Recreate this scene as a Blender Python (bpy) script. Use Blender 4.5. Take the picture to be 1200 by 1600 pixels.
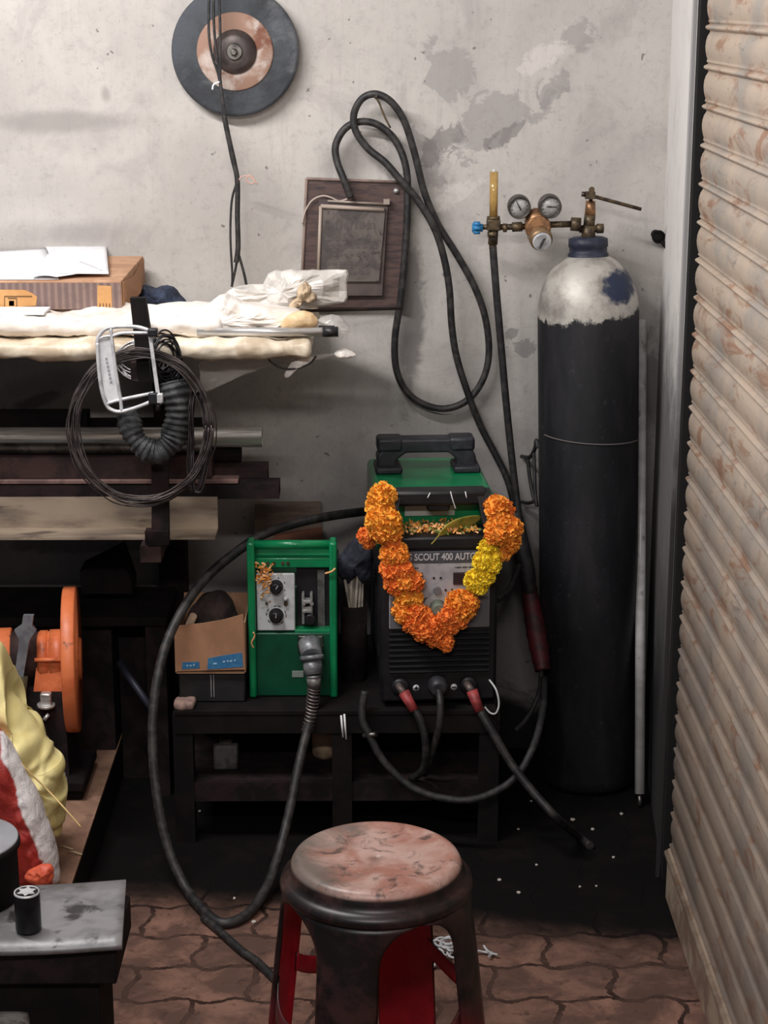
import bpy, bmesh, math, random
from mathutils import Vector, Matrix, Euler, noise as mnoise

for o in list(bpy.data.objects):
    bpy.data.objects.remove(o)
SC = bpy.context.scene
COL = SC.collection
R = math.radians
PI = math.pi
rng = random.Random(7)

# ------------------------------------------------------------------ camera
F_PX, PITCH, YAW, CAM_H = 2900.0, 15.42, -0.395, 1.83
cam_d = bpy.data.cameras.new('camera')
cam = bpy.data.objects.new('camera', cam_d)
COL.objects.link(cam)
cam.location = (0, 0, CAM_H)
cam.rotation_euler = (R(90 - PITCH), 0, R(YAW))
cam_d.sensor_fit = 'VERTICAL'
cam_d.sensor_height = 24
cam_d.lens = 24 * F_PX / 1600
cam_d.clip_end = 50
SC.camera = cam

# ------------------------------------------------------------------ light
SC.view_settings.view_transform = 'Standard'
SC.view_settings.look = 'None'
SC.view_settings.gamma = 1
SC.view_settings.use_curve_mapping = False
SC.view_settings.exposure = 0.0
w = bpy.data.worlds.new('night'); SC.world = w; w.use_nodes = True
w.node_tree.nodes['Background'].inputs[0].default_value = (0.75, 0.85, 1.0, 1)
w.node_tree.nodes['Background'].inputs[1].default_value = 0.11


def area(name, loc, target, sx, sy, power, col):
    d = bpy.data.lights.new(name, 'AREA')
    d.shape = 'RECTANGLE'; d.size = sx; d.size_y = sy
    d.energy = power; d.color = col
    o = bpy.data.objects.new(name, d); COL.objects.link(o)
    o.location = loc
    o.rotation_euler = (Vector(target) - Vector(loc)).to_track_quat('-Z', 'Y').to_euler()
    return o


# fluorescent tube high on the left, above and in front of the machines
area('tube_light', (-0.95, 3.0, 2.5), (-0.5, 3.95, 1.3), 1.2, 0.06, 45, (1.0, 0.97, 0.95))
# added fill lamp above the camera, brightens the fronts
area('fill_light', (-0.3, 0.5, 2.5), (0.0, 3.8, 0.6), 1.4, 0.1, 34, (1.0, 0.95, 0.91))

# ------------------------------------------------------------------ projection helpers
_rot = Euler((R(90 - PITCH), 0, R(YAW)), 'XYZ').to_matrix()


def ray(px, py):
    return _rot @ Vector(((px - 600) / F_PX, -(py - 800) / F_PX, -1))


def at(px, py, Y):
    d = ray(px, py)
    return Vector((0, 0, CAM_H)) + d * (Y / d.y)


def atz(px, py, z):
    d = ray(px, py)
    return Vector((0, 0, CAM_H)) + d * ((z - CAM_H) / d.z)


def atx(px, py, X):
    d = ray(px, py)
    return Vector((0, 0, CAM_H)) + d * (X / d.x)


def ppm(px, py, Y):          # metres per pixel at a point of depth Y
    return (at(px + 1, py, Y) - at(px, py, Y)).length


def path(pts, Y=None):
    out = []
    for p in pts:
        if len(p) == 3:
            out.append(at(*p))
        else:
            out.append(at(p[0], p[1], Y))
    return out


# ------------------------------------------------------------------ materials
def S(r, g, b):
    def f(c):
        c /= 255
        return c / 12.92 if c <= 0.04045 else ((c + 0.055) / 1.055) ** 2.4
    return (f(r), f(g), f(b), 1)


class Nt:
    def __init__(s, name):
        s.m = bpy.data.materials.new(name); s.m.use_nodes = True
        s.t = s.m.node_tree; s.b = s.t.nodes['Principled BSDF']
        s.co = s.t.nodes.new('ShaderNodeTexCoord').outputs['Object']

    def put(s, sock, v):
        if isinstance(v, (int, float, tuple, list)):
            sock.default_value = v
        else:
            s.t.links.new(v, sock)

    def noise(s, scale, detail=4, rough=.55, dist=0, vec=None):
        n = s.t.nodes.new('ShaderNodeTexNoise')
        n.inputs['Scale'].default_value = scale; n.inputs['Detail'].default_value = detail
        n.inputs['Roughness'].default_value = rough; n.inputs['Distortion'].default_value = dist
        s.t.links.new(vec or s.co, n.inputs['Vector'])
        return n.outputs['Fac']

    def rng(s, v, a, b, c=0.0, d=1.0, smooth=True):
        n = s.t.nodes.new('ShaderNodeMapRange')
        if smooth: n.interpolation_type = 'SMOOTHSTEP'
        s.put(n.inputs[0], v)
        for i, x in enumerate((a, b, c, d)): n.inputs[i + 1].default_value = x
        return n.outputs[0]

    def mix(s, f, a, b):
        n = s.t.nodes.new('ShaderNodeMix'); n.data_type = 'RGBA'
        s.put(n.inputs[0], f); s.put(n.inputs[6], a); s.put(n.inputs[7], b)
        return n.outputs[2]

    def math(s, op, a, b=0.0):
        n = s.t.nodes.new('ShaderNodeMath'); n.operation = op; n.use_clamp = False
        s.put(n.inputs[0], a); s.put(n.inputs[1], b)
        return n.outputs[0]

    def sep(s, v=None):
        n = s.t.nodes.new('ShaderNodeSeparateXYZ'); s.t.links.new(v or s.co, n.inputs[0])
        return n.outputs

    def comb(s, x, y, z):
        n = s.t.nodes.new('ShaderNodeCombineXYZ')
        for i, v in enumerate((x, y, z)): s.put(n.inputs[i], v)
        return n.outputs[0]

    def map(s, scale):
        n = s.t.nodes.new('ShaderNodeMapping'); s.t.links.new(s.co, n.inputs[0])
        n.inputs['Scale'].default_value = scale
        return n.outputs[0]

    def bump(s, h, strength=.3, dist=.01):
        n = s.t.nodes.new('ShaderNodeBump')
        n.inputs['Strength'].default_value = strength; n.inputs['Distance'].default_value = dist
        s.t.links.new(h, n.inputs['Height']); s.t.links.new(n.outputs[0], s.b.inputs['Normal'])

    def blob(s, cx, cz, rx, rz, ang=0):    # 1 at centre, 0 at the edge of an ellipse in X/Z
        x, y, z = s.sep()
        dx = s.math('SUBTRACT', x, cx); dz = s.math('SUBTRACT', z, cz)
        ca, sa = math.cos(ang), math.sin(ang)
        u = s.math('ADD', s.math('MULTIPLY', dx, ca / rx), s.math('MULTIPLY', dz, sa / rx))
        v = s.math('ADD', s.math('MULTIPLY', dx, -sa / rz), s.math('MULTIPLY', dz, ca / rz))
        d = s.math('SQRT', s.math('ADD', s.math('MULTIPLY', u, u), s.math('MULTIPLY', v, v)))
        return s.math('SUBTRACT', 1.0, d)


def mat(name, c1, c2=None, scale=12, lo=.42, hi=.62, rough=.6, metal=0, bump=0, stretch=None,
        c3=None, s3=40, lo3=.6, hi3=.7, spec=.5, trans=0, sub=0, bscale=None, coat=0, alpha=1):
    n = Nt(name); b = n.b
    vec = n.map(stretch) if stretch else None
    col = c1
    if c2:
        f = n.noise(scale, 6, .6, .3, vec)
        col = n.mix(n.rng(f, lo, hi), c1, c2)
        if bump:
            n.bump(n.noise(bscale, 4, .6, 0, vec) if bscale else f, bump)
    if c3:
        col = n.mix(n.rng(n.noise(s3, 5, .6, .2, vec), lo3, hi3), col, c3)
    n.put(b.inputs['Base Color'], col)
    b.inputs['Roughness'].default_value = rough
    b.inputs['Metallic'].default_value = metal
    b.inputs['Specular IOR Level'].default_value = spec
    b.inputs['Transmission Weight'].default_value = trans
    b.inputs['Coat Weight'].default_value = coat
    b.inputs['Alpha'].default_value = alpha
    if sub:
        b.inputs['Subsurface Weight'].default_value = sub
        b.inputs['Subsurface Radius'].default_value = (.01, .008, .006)
        b.inputs['Subsurface Scale'].default_value = .5
    return n.m


M = {}
M['black'] = mat('black_plastic', S(17, 17, 21), S(26, 25, 29), 30, rough=.45)
M['rubber'] = mat('black_rubber', S(30, 29, 31), S(50, 48, 48), 60, rough=.62)
M['cable'] = mat('dusty_cable', S(27, 26, 28), S(54, 51, 50), 45, rough=.55)
M['near_black'] = mat('sooty_steel', S(15, 12, 13), S(25, 18, 18), 14, rough=.85, bump=.2, spec=.2)
M['rust'] = mat('rusty_steel', S(42, 29, 29), S(66, 45, 42), 16, rough=.75, metal=.2, bump=.3)
M['rustdark'] = mat('dark_rusty_steel', S(23, 17, 19), S(42, 29, 30), 18, rough=.8, metal=.1, bump=.3, spec=.25)
M['steel'] = mat('bright_steel', S(214, 212, 210), S(168, 164, 160), 20, rough=.3, metal=.6, stretch=(.3, 6, 6))
M['steeldull'] = mat('dull_steel', S(120, 116, 112), S(80, 76, 74), 25, rough=.4, metal=.9)
M['alu'] = mat('cast_aluminium', S(206, 206, 208), S(172, 172, 176), 40, rough=.45, metal=.25)
M['brass'] = mat('brass', S(150, 122, 92), S(110, 88, 68), 50, rough=.45, metal=.6)
M['bronze'] = mat('dirty_brass', S(104, 88, 66), S(62, 54, 46), 60, rough=.5, metal=.6)
M['copper'] = mat('copper', S(172, 128, 90), S(122, 90, 66), 40, rough=.45, metal=.6)
M['green'] = mat('green_paint', S(10, 132, 82), S(8, 116, 72), 12, rough=.3, coat=.3)
M['greendark'] = mat('green_sheet', S(7, 74, 50), S(6, 62, 43), 10, rough=.38)
M['orangepaint'] = mat('orange_paint', S(216, 118, 72), S(198, 100, 58), 14, rough=.45, c3=S(130, 78, 56), s3=30)
M['white'] = mat('white_plastic', S(205, 205, 206), S(180, 180, 182), 30, rough=.5)
M['paper'] = mat('white_paper', S(236, 236, 238), S(226, 226, 230), 6, rough=.8)
M['card'] = mat('cardboard', S(190, 150, 120), S(166, 126, 98), 10, rough=.85)
M['cardprint'] = None
M['foil'] = mat('milky_polythene', S(240, 234, 228), S(222, 212, 202), 9, rough=.42, sub=.25, bump=.3)
M['foiltan'] = mat('yellowed_polythene', S(228, 216, 196), S(186, 168, 144), 9, rough=.45, sub=.2, bump=.3)
M['cloth'] = mat('navy_cloth', S(26, 34, 52), S(52, 62, 84), 40, rough=.9, bump=.3)
M['darkcloth'] = mat('black_cloth', S(24, 22, 26), S(42, 38, 42), 40, rough=.95, bump=.3)
M['leather'] = mat('dark_hose_rubber', S(26, 27, 29), S(66, 68, 70), 34, rough=.65, bump=.4)
M['blue'] = mat('blue_plastic', S(40, 118, 170), rough=.4)
M['red'] = mat('red_rubber', S(160, 62, 62), S(118, 46, 48), 40, rough=.55)
M['redtape'] = mat('dark_red_tape', S(82, 22, 28), S(52, 18, 23), 30, rough=.6)


# ------------------------------------------------------------------ mesh builder
class MB:
    def __init__(s):
        s.bm = bmesh.new(); s.m = Matrix.Identity(4); s.slot = 0

    def v(s, p):
        return s.bm.verts.new(s.m @ Vector(p))

    def f(s, vs, smooth=False):
        try:
            fc = s.bm.faces.new(vs)
        except ValueError:
            return None
        fc.smooth = smooth; fc.material_index = s.slot
        return fc

    def box(s, c, size, rot=None, bev=0, seg=2):
        c = Vector(c); hx, hy, hz = (k / 2 for k in size)
        r = rot.to_matrix() if isinstance(rot, Euler) else (rot or Matrix.Identity(3))
        vs = [s.v(c + r @ Vector((x, y, z))) for x in (-hx, hx) for y in (-hy, hy) for z in (-hz, hz)]
        idx = [(0, 1, 3, 2), (4, 6, 7, 5), (0, 4, 5, 1), (2, 3, 7, 6), (0, 2, 6, 4), (1, 5, 7, 3)]
        fs = [s.f([vs[i] for i in q]) for q in idx]
        if bev:
            es = list({e for q in fs for e in q.edges})
            res = bmesh.ops.bevel(s.bm, geom=es, offset=bev, segments=seg, profile=.5, affect='EDGES')
            for q in res['faces']:
                q.smooth = True; q.material_index = s.slot
        return s

    def box2(s, a, b, bev=0):
        a, b = Vector(a), Vector(b)
        return s.box((a + b) / 2, [abs(x) for x in (b - a)], None, bev)

    def ring(s, c, x, y, r, n, ph=0):
        return [s.v(c + x * (r * math.cos(ph + 2 * PI * i / n)) + y * (r * math.sin(ph + 2 * PI * i / n))) for i in range(n)]

    def skin(s, rings, close=True, cap=True, smooth=True):
        for a, b in zip(rings, rings[1:]):
            n = len(a)
            for i in range(n if close else n - 1):
                s.f([a[i], a[(i + 1) % n], b[(i + 1) % n], b[i]], smooth)
        if cap:
            s.f(list(reversed(rings[0]))); s.f(rings[-1])

    def cyl(s, p0, p1, r0, r1=None, n=20, cap=True, smooth=True):
        p0, p1 = Vector(p0), Vector(p1); r1 = r0 if r1 is None else r1
        d = (p1 - p0).normalized()
        x = d.orthogonal().normalized(); y = d.cross(x)
        s.skin([s.ring(p0, x, y, r0, n), s.ring(p1, x, y, r1, n)], True, cap, smooth)
        return s

    def lathe(s, o, axis, prof, n=40, cap=True):     # prof: (distance along axis, radius)
        o = Vector(o); d = Vector(axis).normalized()
        x = d.orthogonal().normalized(); y = d.cross(x)
        s.skin([s.ring(o + d * h, x, y, max(r, 1e-4), n) for h, r in prof], True, cap)
        return s

    def tube(s, pts, r, n=8, sub=6, rf=None, smoothpath=True):
        pts = [Vector(p) for p in pts]
        if smoothpath and len(pts) > 2: pts = catmull(pts, sub)
        t0 = (pts[1] - pts[0]).normalized()
        x = t0.orthogonal().normalized(); rings = []
        for i, p in enumerate(pts):
            t = (pts[min(i + 1, len(pts) - 1)] - pts[max(i - 1, 0)]).normalized()
            x = (x - t * x.dot(t))
            x = x.normalized() if x.length > 1e-6 else t.orthogonal().normalized()
            y = t.cross(x)
            rr = rf(i / (len(pts) - 1)) if rf else r
            rings.append(s.ring(p, x, y, rr, n))
        s.skin(rings)
        return s

    def prism(s, poly, depth, hole=None):   # poly: 3-D points (planar), depth: vector
        depth = Vector(depth)
        a = [s.v(p) for p in poly]; b = [s.v(Vector(p) + depth) for p in poly]
        n = len(a)
        if hole is None:
            s.f(list(reversed(a))); s.f(b)
            for i in range(n): s.f([a[i], a[(i + 1) % n], b[(i + 1) % n], b[i]])
        else:
            c = [s.v(p) for p in hole]; d = [s.v(Vector(p) + depth) for p in hole]
            for i in range(n):
                j = (i + 1) % n
                s.f([a[j], a[i], c[i], c[j]]); s.f([b[i], b[j], d[j], d[i]])
                s.f([a[i], a[j], b[j], b[i]]); s.f([c[j], c[i], d[i], d[j]])
        return s

    def sphere(s, c, r, seg=16, rings=10, sc=(1, 1, 1)):
        c = Vector(c)
        rs = []
        for i in range(1, rings):
            a = PI * i / rings
            rs.append([s.v(c + Vector((sc[0] * r * math.sin(a) * math.cos(2 * PI * j / seg),
                                       sc[1] * r * math.sin(a) * math.sin(2 * PI * j / seg),
                                       sc[2] * r * math.cos(a)))) for j in range(seg)])
        s.skin(rs)
        return s

    def grid(s, fn, nu, nv, smooth=True):
        vs = [[s.v(fn(i / nu, j / nv)) for j in range(nv + 1)] for i in range(nu + 1)]
        for i in range(nu):
            for j in range(nv):
                s.f([vs[i][j], vs[i + 1][j], vs[i + 1][j + 1], vs[i][j + 1]], smooth)
        return s

    def pillow(s, outline, tf, tb, amp=.004, fr=18, rings=14, seg=96, seed=0, direction=(0, -1, 0), power=2.2, crease=0, flat=False):
        """a soft lump: star-shaped outline (3-D points), bulging forward tf and backward tb"""
        pts = catmull([Vector(p) for p in outline], 8, True)
        L = len(pts); pts = [pts[int(i * L / seg) % L] for i in range(seg)]
        c = sum(pts, Vector()) / len(pts); d = Vector(direction).normalized()
        off = Vector((seed * 3.1, seed * 1.7, seed * 2.3))
        for side, th in ((1, tf), (-1, tb)):
            rows = []
            for k in range(rings + 1):
                t = math.sin(k / rings * PI / 2)
                h = (1 - t ** power) ** .55 if t < 1 else 0
                row = []
                for p in pts:
                    q = c + (p - c) * t
                    nz = mnoise.fractal(q * fr + off, .9, 2.1, 4) + .6 * abs(mnoise.noise(q * fr * 1.7 + off))
                    if crease:
                        w_ = q + Vector((mnoise.noise(q * fr), mnoise.noise(q * fr + Vector((5, 1, 2))), mnoise.noise(q * fr + Vector((2, 7, 4))))) * .25 / fr
                        v1 = mnoise.voronoi(w_ * fr * .9 + off)[0]; v2 = mnoise.voronoi(w_ * fr * 2.1 + off)[0]
                        nz = nz * .35 + crease * ((v1[1] - v1[0]) * 1.3 + (v2[1] - v2[0]) * .6 - .6)
                    k2 = 1 if t < 1 else .35
                    row.append(q + d * side * th * h + d * side * nz * amp * (h ** .5 if t < 1 else 0)
                               + (p - c).normalized() * nz * amp * .5 * t)
                rows.append(row)
            vr = [[s.v(p) for p in row] for row in rows[1:]]
            cv = s.v(rows[0][0])
            n = seg
            for i in range(n):
                q = [cv, vr[0][i], vr[0][(i + 1) % n]]
                s.f(q if side < 0 else q[::-1], True)
            for a, b in zip(vr, vr[1:]):
                for i in range(n):
                    q = [a[i], b[i], b[(i + 1) % n], a[(i + 1) % n]]
                    s.f(q if side < 0 else q[::-1], True)
        bmesh.ops.remove_doubles(s.bm, verts=s.bm.verts, dist=1e-5)
        if flat:
            bmesh.ops.triangulate(s.bm, faces=s.bm.faces)
            for f_ in s.bm.faces: f_.smooth = False
        return s

    def lump(s, a, b, nx=40, ny=12, nz=6, amp=.006, fr=14, rnd=.02, seed=0):
        """a box with rounded, wrinkled faces"""
        a, b = Vector(a), Vector(b); c = (a + b) / 2; h = (b - a) / 2
        off = Vector((seed, seed * 2, seed * 3))
        def shape(u, v, w_):
            p = Vector((u * h.x, v * h.y, w_ * h.z))
            q = Vector([math.copysign(max(abs(p[i]) - (h[i] - rnd), 0), p[i]) for i in range(3)])
            core = p - q
            if q.length > rnd: q = q.normalized() * rnd
            p = core + q + c
            n = mnoise.fractal(p * fr + off, .9, 2, 4) + .5 * abs(mnoise.noise(p * fr * 1.6 + off))
            nn = Vector((u if abs(u) > .98 else 0, v if abs(v) > .98 else 0, w_ if abs(w_) > .98 else 0))
            return p + (nn.normalized() if nn.length else nn) * n * amp
        for ax in range(3):
            for sg in (-1, 1):
                dims = [(ny, nz), (nx, nz), (nx, ny)][ax]
                def fn(i, j, ax=ax, sg=sg):
                    i, j = i * 2 - 1, j * 2 - 1
                    return shape(*[(sg, i, j), (i, sg, j), (i, j, sg)][ax])
                s.grid(fn, *dims)
        bmesh.ops.remove_doubles(s.bm, verts=s.bm.verts, dist=1e-5)
        bmesh.ops.recalc_face_normals(s.bm, faces=s.bm.faces)
        return s

    def build(s, name, mats, parent=None, world=True, fix=True):
        if fix: bmesh.ops.recalc_face_normals(s.bm, faces=s.bm.faces)
        me = bpy.data.meshes.new(name)
        root = parent
        while root is not None and root.parent is not None: root = root.parent
        o = bpy.data.objects.new(name, me)
        if root is None:                      # a thing that is one mesh: origin at its base
            if world:
                xs = [v.co for v in s.bm.verts]
                lo = Vector([min(p[i] for p in xs) for i in range(3)]); hi = Vector([max(p[i] for p in xs) for i in range(3)])
                base = Vector(((lo.x + hi.x) / 2, (lo.y + hi.y) / 2, lo.z))
                s.bm.transform(Matrix.Translation(-base)); o.location = base
        elif world:
            s.bm.transform(root_matrix(root).inverted())
        s.bm.to_mesh(me); s.bm.free()
        for m_ in (mats if isinstance(mats, (list, tuple)) else [mats]): me.materials.append(m_)
        COL.objects.link(o)
        if parent is not None: o.parent = parent
        return o


def root_matrix(o):
    return Matrix.Translation(o.location) @ o.rotation_euler.to_matrix().to_4x4()


def catmull(pts, sub=6, closed=False):
    out = []; n = len(pts)
    rngs = range(n) if closed else range(n - 1)
    for i in rngs:
        if closed:
            p0, p1, p2, p3 = pts[(i - 1) % n], pts[i], pts[(i + 1) % n], pts[(i + 2) % n]
        else:
            p0, p1, p2, p3 = pts[max(i - 1, 0)], pts[i], pts[i + 1], pts[min(i + 2, n - 1)]
        for k in range(sub):
            t = k / sub
            out.append(.5 * ((2 * p1) + (p2 - p0) * t + (2 * p0 - 5 * p1 + 4 * p2 - p3) * t * t + (3 * p1 - p0 - 3 * p2 + p3) * t ** 3))
    if not closed: out.append(pts[-1])
    return out


def tag(o, label, cat, group=None, kind=None):
    o['label'] = label; o['category'] = cat
    if group: o['group'] = group
    if kind: o['kind'] = kind
    return o


def thing(name, label, cat, loc=(0, 0, 0), group=None, rz=0):
    o = bpy.data.objects.new(name, None); COL.objects.link(o)
    o.empty_display_size = .05
    o.location = loc; o.rotation_euler = (0, 0, rz)
    return tag(o, label, cat, group)


def struct(o, label=None):
    o['kind'] = 'structure'
    if label: o['label'] = label
    return o


def text_mesh(txt, size, loc, rot, name, m, parent, extrude=.0006, align='CENTER', world=True, bold=0.0, width=None):
    c = bpy.data.curves.new('text', 'FONT'); c.body = txt; c.size = size
    c.align_x = align; c.align_y = 'CENTER'; c.extrude = extrude; c.offset = bold
    t = bpy.data.objects.new('text', c); COL.objects.link(t)
    bpy.context.view_layer.update()
    me = bpy.data.meshes.new_from_object(t.evaluated_get(bpy.context.evaluated_depsgraph_get()))
    bpy.data.objects.remove(t)
    if width:
        k = width / max(1e-6, max(v.co.x for v in me.vertices) - min(v.co.x for v in me.vertices)); me.transform(Matrix.Diagonal((k, 1, 1, 1)))
    mx = Matrix.Translation(loc) @ Euler(rot).to_matrix().to_4x4()
    root = parent
    while root.parent is not None: root = root.parent
    me.transform((root_matrix(root).inverted() @ mx) if world else mx)
    me.name = name; me.materials.clear(); me.materials.append(m)
    o = bpy.data.objects.new(name, me); COL.objects.link(o); o.parent = parent
    return o

# ================================================================== SETTING
YW = 4.38                    # back wall
XR = 0.622                   # shutter plane


def wall_mat():
    n = Nt('old_plaster_wall'); b = n.b
    x, y, z = n.sep()
    fine = n.noise(28, 6, .65)
    big = n.noise(2.2, 5, .6, .4)
    med = n.noise(7, 6, .62, .6)
    col = n.mix(n.rng(big, .35, .68), S(192, 187, 182), S(173, 168, 164))
    col = n.mix(n.math('MULTIPLY', n.rng(med, .52, .68), .45), col, S(156, 149, 148))
    # vertical trowel / brush streaks
    st = n.noise(9, 5, .6, 0, n.map((9, 1, .8)))
    col = n.mix(n.math('MULTIPLY', n.rng(st, .5, .7), .28), col, S(166, 159, 157))

    def stain(col, c, items, amt, nscale, thr=(.0, .25), ns=.9, blur=None):
        f = n.noise(nscale, 7, .68, .8)
        for (px, py, rx, ry, ang) in items:
            p = at(px, py, YW); k = ppm(px, py, YW)
            bl = n.blob(p.x, p.z, rx * k, ry * k * 1.04, ang)
            v = n.math('ADD', bl, n.math('MULTIPLY', n.math('SUBTRACT', f, .5), ns * 2))
            col = n.mix(n.math('MULTIPLY', n.rng(v, thr[0] + .1, thr[1] + .1), amt), col, c)
        return col
    # peeled, damp patches
    col = stain(col, S(146, 142, 141), [(765, 190, 150, 60, .62), (655, 255, 70, 60, .3), (700, 110, 50, 60, 0), (860, 140, 50, 22, .7),
                                        (905, 60, 40, 40, 0)], .62, 13, (.16, .34), 1.5)
    col = stain(col, S(112, 108, 108), [(822, 545, 22, 20, 0), (800, 520, 16, 10, .4), (690, 225, 60, 26, .7), (780, 215, 50, 14, .6)], .6, 22, (.12, .3), 1.4)
    col = stain(col, S(214, 208, 204), [(720, 300, 60, 24, .5), (840, 95, 60, 20, .5)], .5, 15, (.1, .3), 1.3)
    # soft dark smears
    col = stain(col, S(128, 122, 120), [(110, 190, 190, 26, 0), (120, 365, 170, 34, 0), (165, 148, 14, 22, 0), (70, 600, 120, 30, .2),
                                        (560, 250, 90, 40, .2)], .55, 5, (.0, .7), .5)
    col = stain(col, S(70, 66, 68), [(120, 850, 190, 22, 0), (60, 625, 60, 14, .3), (640, 500, 30, 200, 0), (1020, 600, 40, 110, 0)], .6, 14, (.0, .5), .8)
    col = n.mix(n.math('MULTIPLY', n.rng(n.noise(70, 5, .75), .5, .72), .3), col, S(140, 133, 131))
    col = n.mix(n.math('MULTIPLY', n.rng(n.noise(24, 6, .7, .5), .54, .7), .3), col, S(146, 139, 137))
    # small dark specks
    sp = n.noise(46, 2, .5)
    col = n.mix(n.math('MULTIPLY', n.rng(sp, .73, .77), .7), col, S(88, 80, 76))
    # grime rising from the floor and behind the machines, with light falloff painted in
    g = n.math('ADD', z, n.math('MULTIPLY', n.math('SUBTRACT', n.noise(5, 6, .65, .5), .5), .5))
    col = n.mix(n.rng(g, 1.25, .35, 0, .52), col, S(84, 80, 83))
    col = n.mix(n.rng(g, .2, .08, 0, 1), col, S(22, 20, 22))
    n.put(b.inputs['Base Color'], col)
    b.inputs['Roughness'].default_value = .88
    n.bump(n.math('ADD', n.math('MULTIPLY', fine, .35), med), .25, .012)
    return n.m


def floor_mat():
    n = Nt('red_paver_floor'); b = n.b
    x, y, z = n.sep()
    # zig-zag unipaver joints: wavy brick courses
    wx = n.math('MULTIPLY', n.math('SINE', n.math('MULTIPLY', y, 2 * PI / .126)), .009)
    wy = n.math('MULTIPLY', n.math('SINE', n.math('MULTIPLY', x, 2 * PI / .115)), .008)
    nz = n.math('MULTIPLY', n.math('SUBTRACT', n.noise(22, 5, .65), .5), .036)
    v = n.comb(n.math('ADD', n.math('ADD', x, wx), nz), n.math('ADD', n.math('ADD', y, wy), nz), 0)
    br = n.t.nodes.new('ShaderNodeTexBrick'); n.t.links.new(v, br.inputs['Vector'])
    br.inputs['Scale'].default_value = 1; br.inputs['Brick Width'].default_value = .232
    br.inputs['Row Height'].default_value = .126; br.inputs['Mortar Size'].default_value = .006
    br.inputs['Mortar Smooth'].default_value = .4; br.offset = .5
    br.inputs['Color1'].default_value = S(142, 106, 92); br.inputs['Color2'].default_value = S(122, 92, 80)
    br.inputs['Mortar'].default_value = S(50, 34, 30)
    col = n.mix(n.math('MULTIPLY', n.rng(n.noise(9, 6, .65, .4), .36, .6), .85), br.outputs['Color'], S(84, 64, 57))
    col = n.mix(n.math('MULTIPLY', n.rng(n.noise(34, 5, .7), .55, .68), .6), col, S(60, 46, 42))
    # near-black zone in front of the machines
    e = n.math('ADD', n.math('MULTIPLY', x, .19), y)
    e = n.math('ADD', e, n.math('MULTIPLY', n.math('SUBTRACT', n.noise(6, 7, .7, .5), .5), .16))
    near_black = n.mix(n.rng(n.noise(7, 6, .65), .5, .75), S(11, 9, 9), S(25, 17, 16))
    col = n.mix(n.rng(e, 3.36, 3.56), col, near_black)
    n.put(b.inputs['Base Color'], col)
    b.inputs['Roughness'].default_value = .9; b.inputs['Specular IOR Level'].default_value = .15
    h = n.math('ADD', n.math('MULTIPLY', br.outputs['Fac'], -1.0), n.math('MULTIPLY', n.noise(40, 5, .6), .4))
    n.bump(h, .6, .006)
    return n.m


def shutter_mat():
    n = Nt('rusty_galvanised_shutter'); b = n.b
    x, y, z = n.sep()
    f = n.noise(5, 6, .6, .5)
    col = n.mix(n.rng(f, .4, .65), S(224, 204, 184), S(194, 184, 174))
    # rust bleeding in long streaks
    r = n.noise(6, 6, .65, .8, n.map((1, 1.1, 3.5)))
    col = n.mix(n.math('MULTIPLY', n.rng(r, .52, .66), .75), col, S(176, 122, 88))
    r2 = n.noise(13, 6, .7, .8, n.map((1, .6, 2.5)))
    col = n.mix(n.math('MULTIPLY', n.rng(r2, .58, .68), .6), col, S(134, 128, 126))
    # darker and browner towards the foot
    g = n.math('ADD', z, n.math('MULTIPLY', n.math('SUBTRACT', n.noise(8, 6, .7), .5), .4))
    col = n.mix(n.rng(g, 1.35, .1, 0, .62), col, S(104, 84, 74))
    # near-black beside the guide, spreading lower down
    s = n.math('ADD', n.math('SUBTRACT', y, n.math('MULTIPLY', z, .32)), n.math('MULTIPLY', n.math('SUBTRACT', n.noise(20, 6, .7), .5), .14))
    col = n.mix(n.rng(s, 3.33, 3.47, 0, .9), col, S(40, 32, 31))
    n.put(b.inputs['Base Color'], col)
    b.inputs['Roughness'].default_value = .55
    b.inputs['Metallic'].default_value = .1
    n.bump(n.noise(60, 5, .6), .12, .004)
    return n.m


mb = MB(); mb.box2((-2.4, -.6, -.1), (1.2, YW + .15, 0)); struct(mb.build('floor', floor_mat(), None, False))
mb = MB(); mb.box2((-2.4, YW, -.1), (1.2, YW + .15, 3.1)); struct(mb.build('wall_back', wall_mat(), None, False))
# short painted return between the back wall and the shutter
n_ = Nt('limewashed_return'); x_, y_, z_ = n_.sep()
c_ = n_.mix(n_.rng(n_.noise(6, 6, .65), .45, .75), S(224, 220, 217), S(204, 199, 195))
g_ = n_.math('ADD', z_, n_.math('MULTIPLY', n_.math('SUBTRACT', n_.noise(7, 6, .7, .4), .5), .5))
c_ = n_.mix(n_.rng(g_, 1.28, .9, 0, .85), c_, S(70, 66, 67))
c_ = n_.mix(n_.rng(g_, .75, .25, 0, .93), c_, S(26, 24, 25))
n_.put(n_.b.inputs['Base Color'], c_); n_.b.inputs['Roughness'].default_value = .85
n_.bump(n_.noise(30, 5, .6), .25, .01)
mb = MB()
mb.prism([(.688, YW, 0), (.628, 3.665, 0), (1.1, 3.665, 0), (1.1, YW, 0)], (0, 0, 3.0))
# thin ragged edge of the limewash against the grey plaster
mb2 = MB()
struct(mb.build('wall_right', n_.m, None, False))
# black sheet behind the shutter, added for the dark of the night outside
mb = MB(); mb.box2((.72, -.6, 0), (.78, 3.664, 3.0)); struct(mb.build('night_backing', mat('night_black', S(8, 8, 9), rough=.9), None, False))

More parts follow.
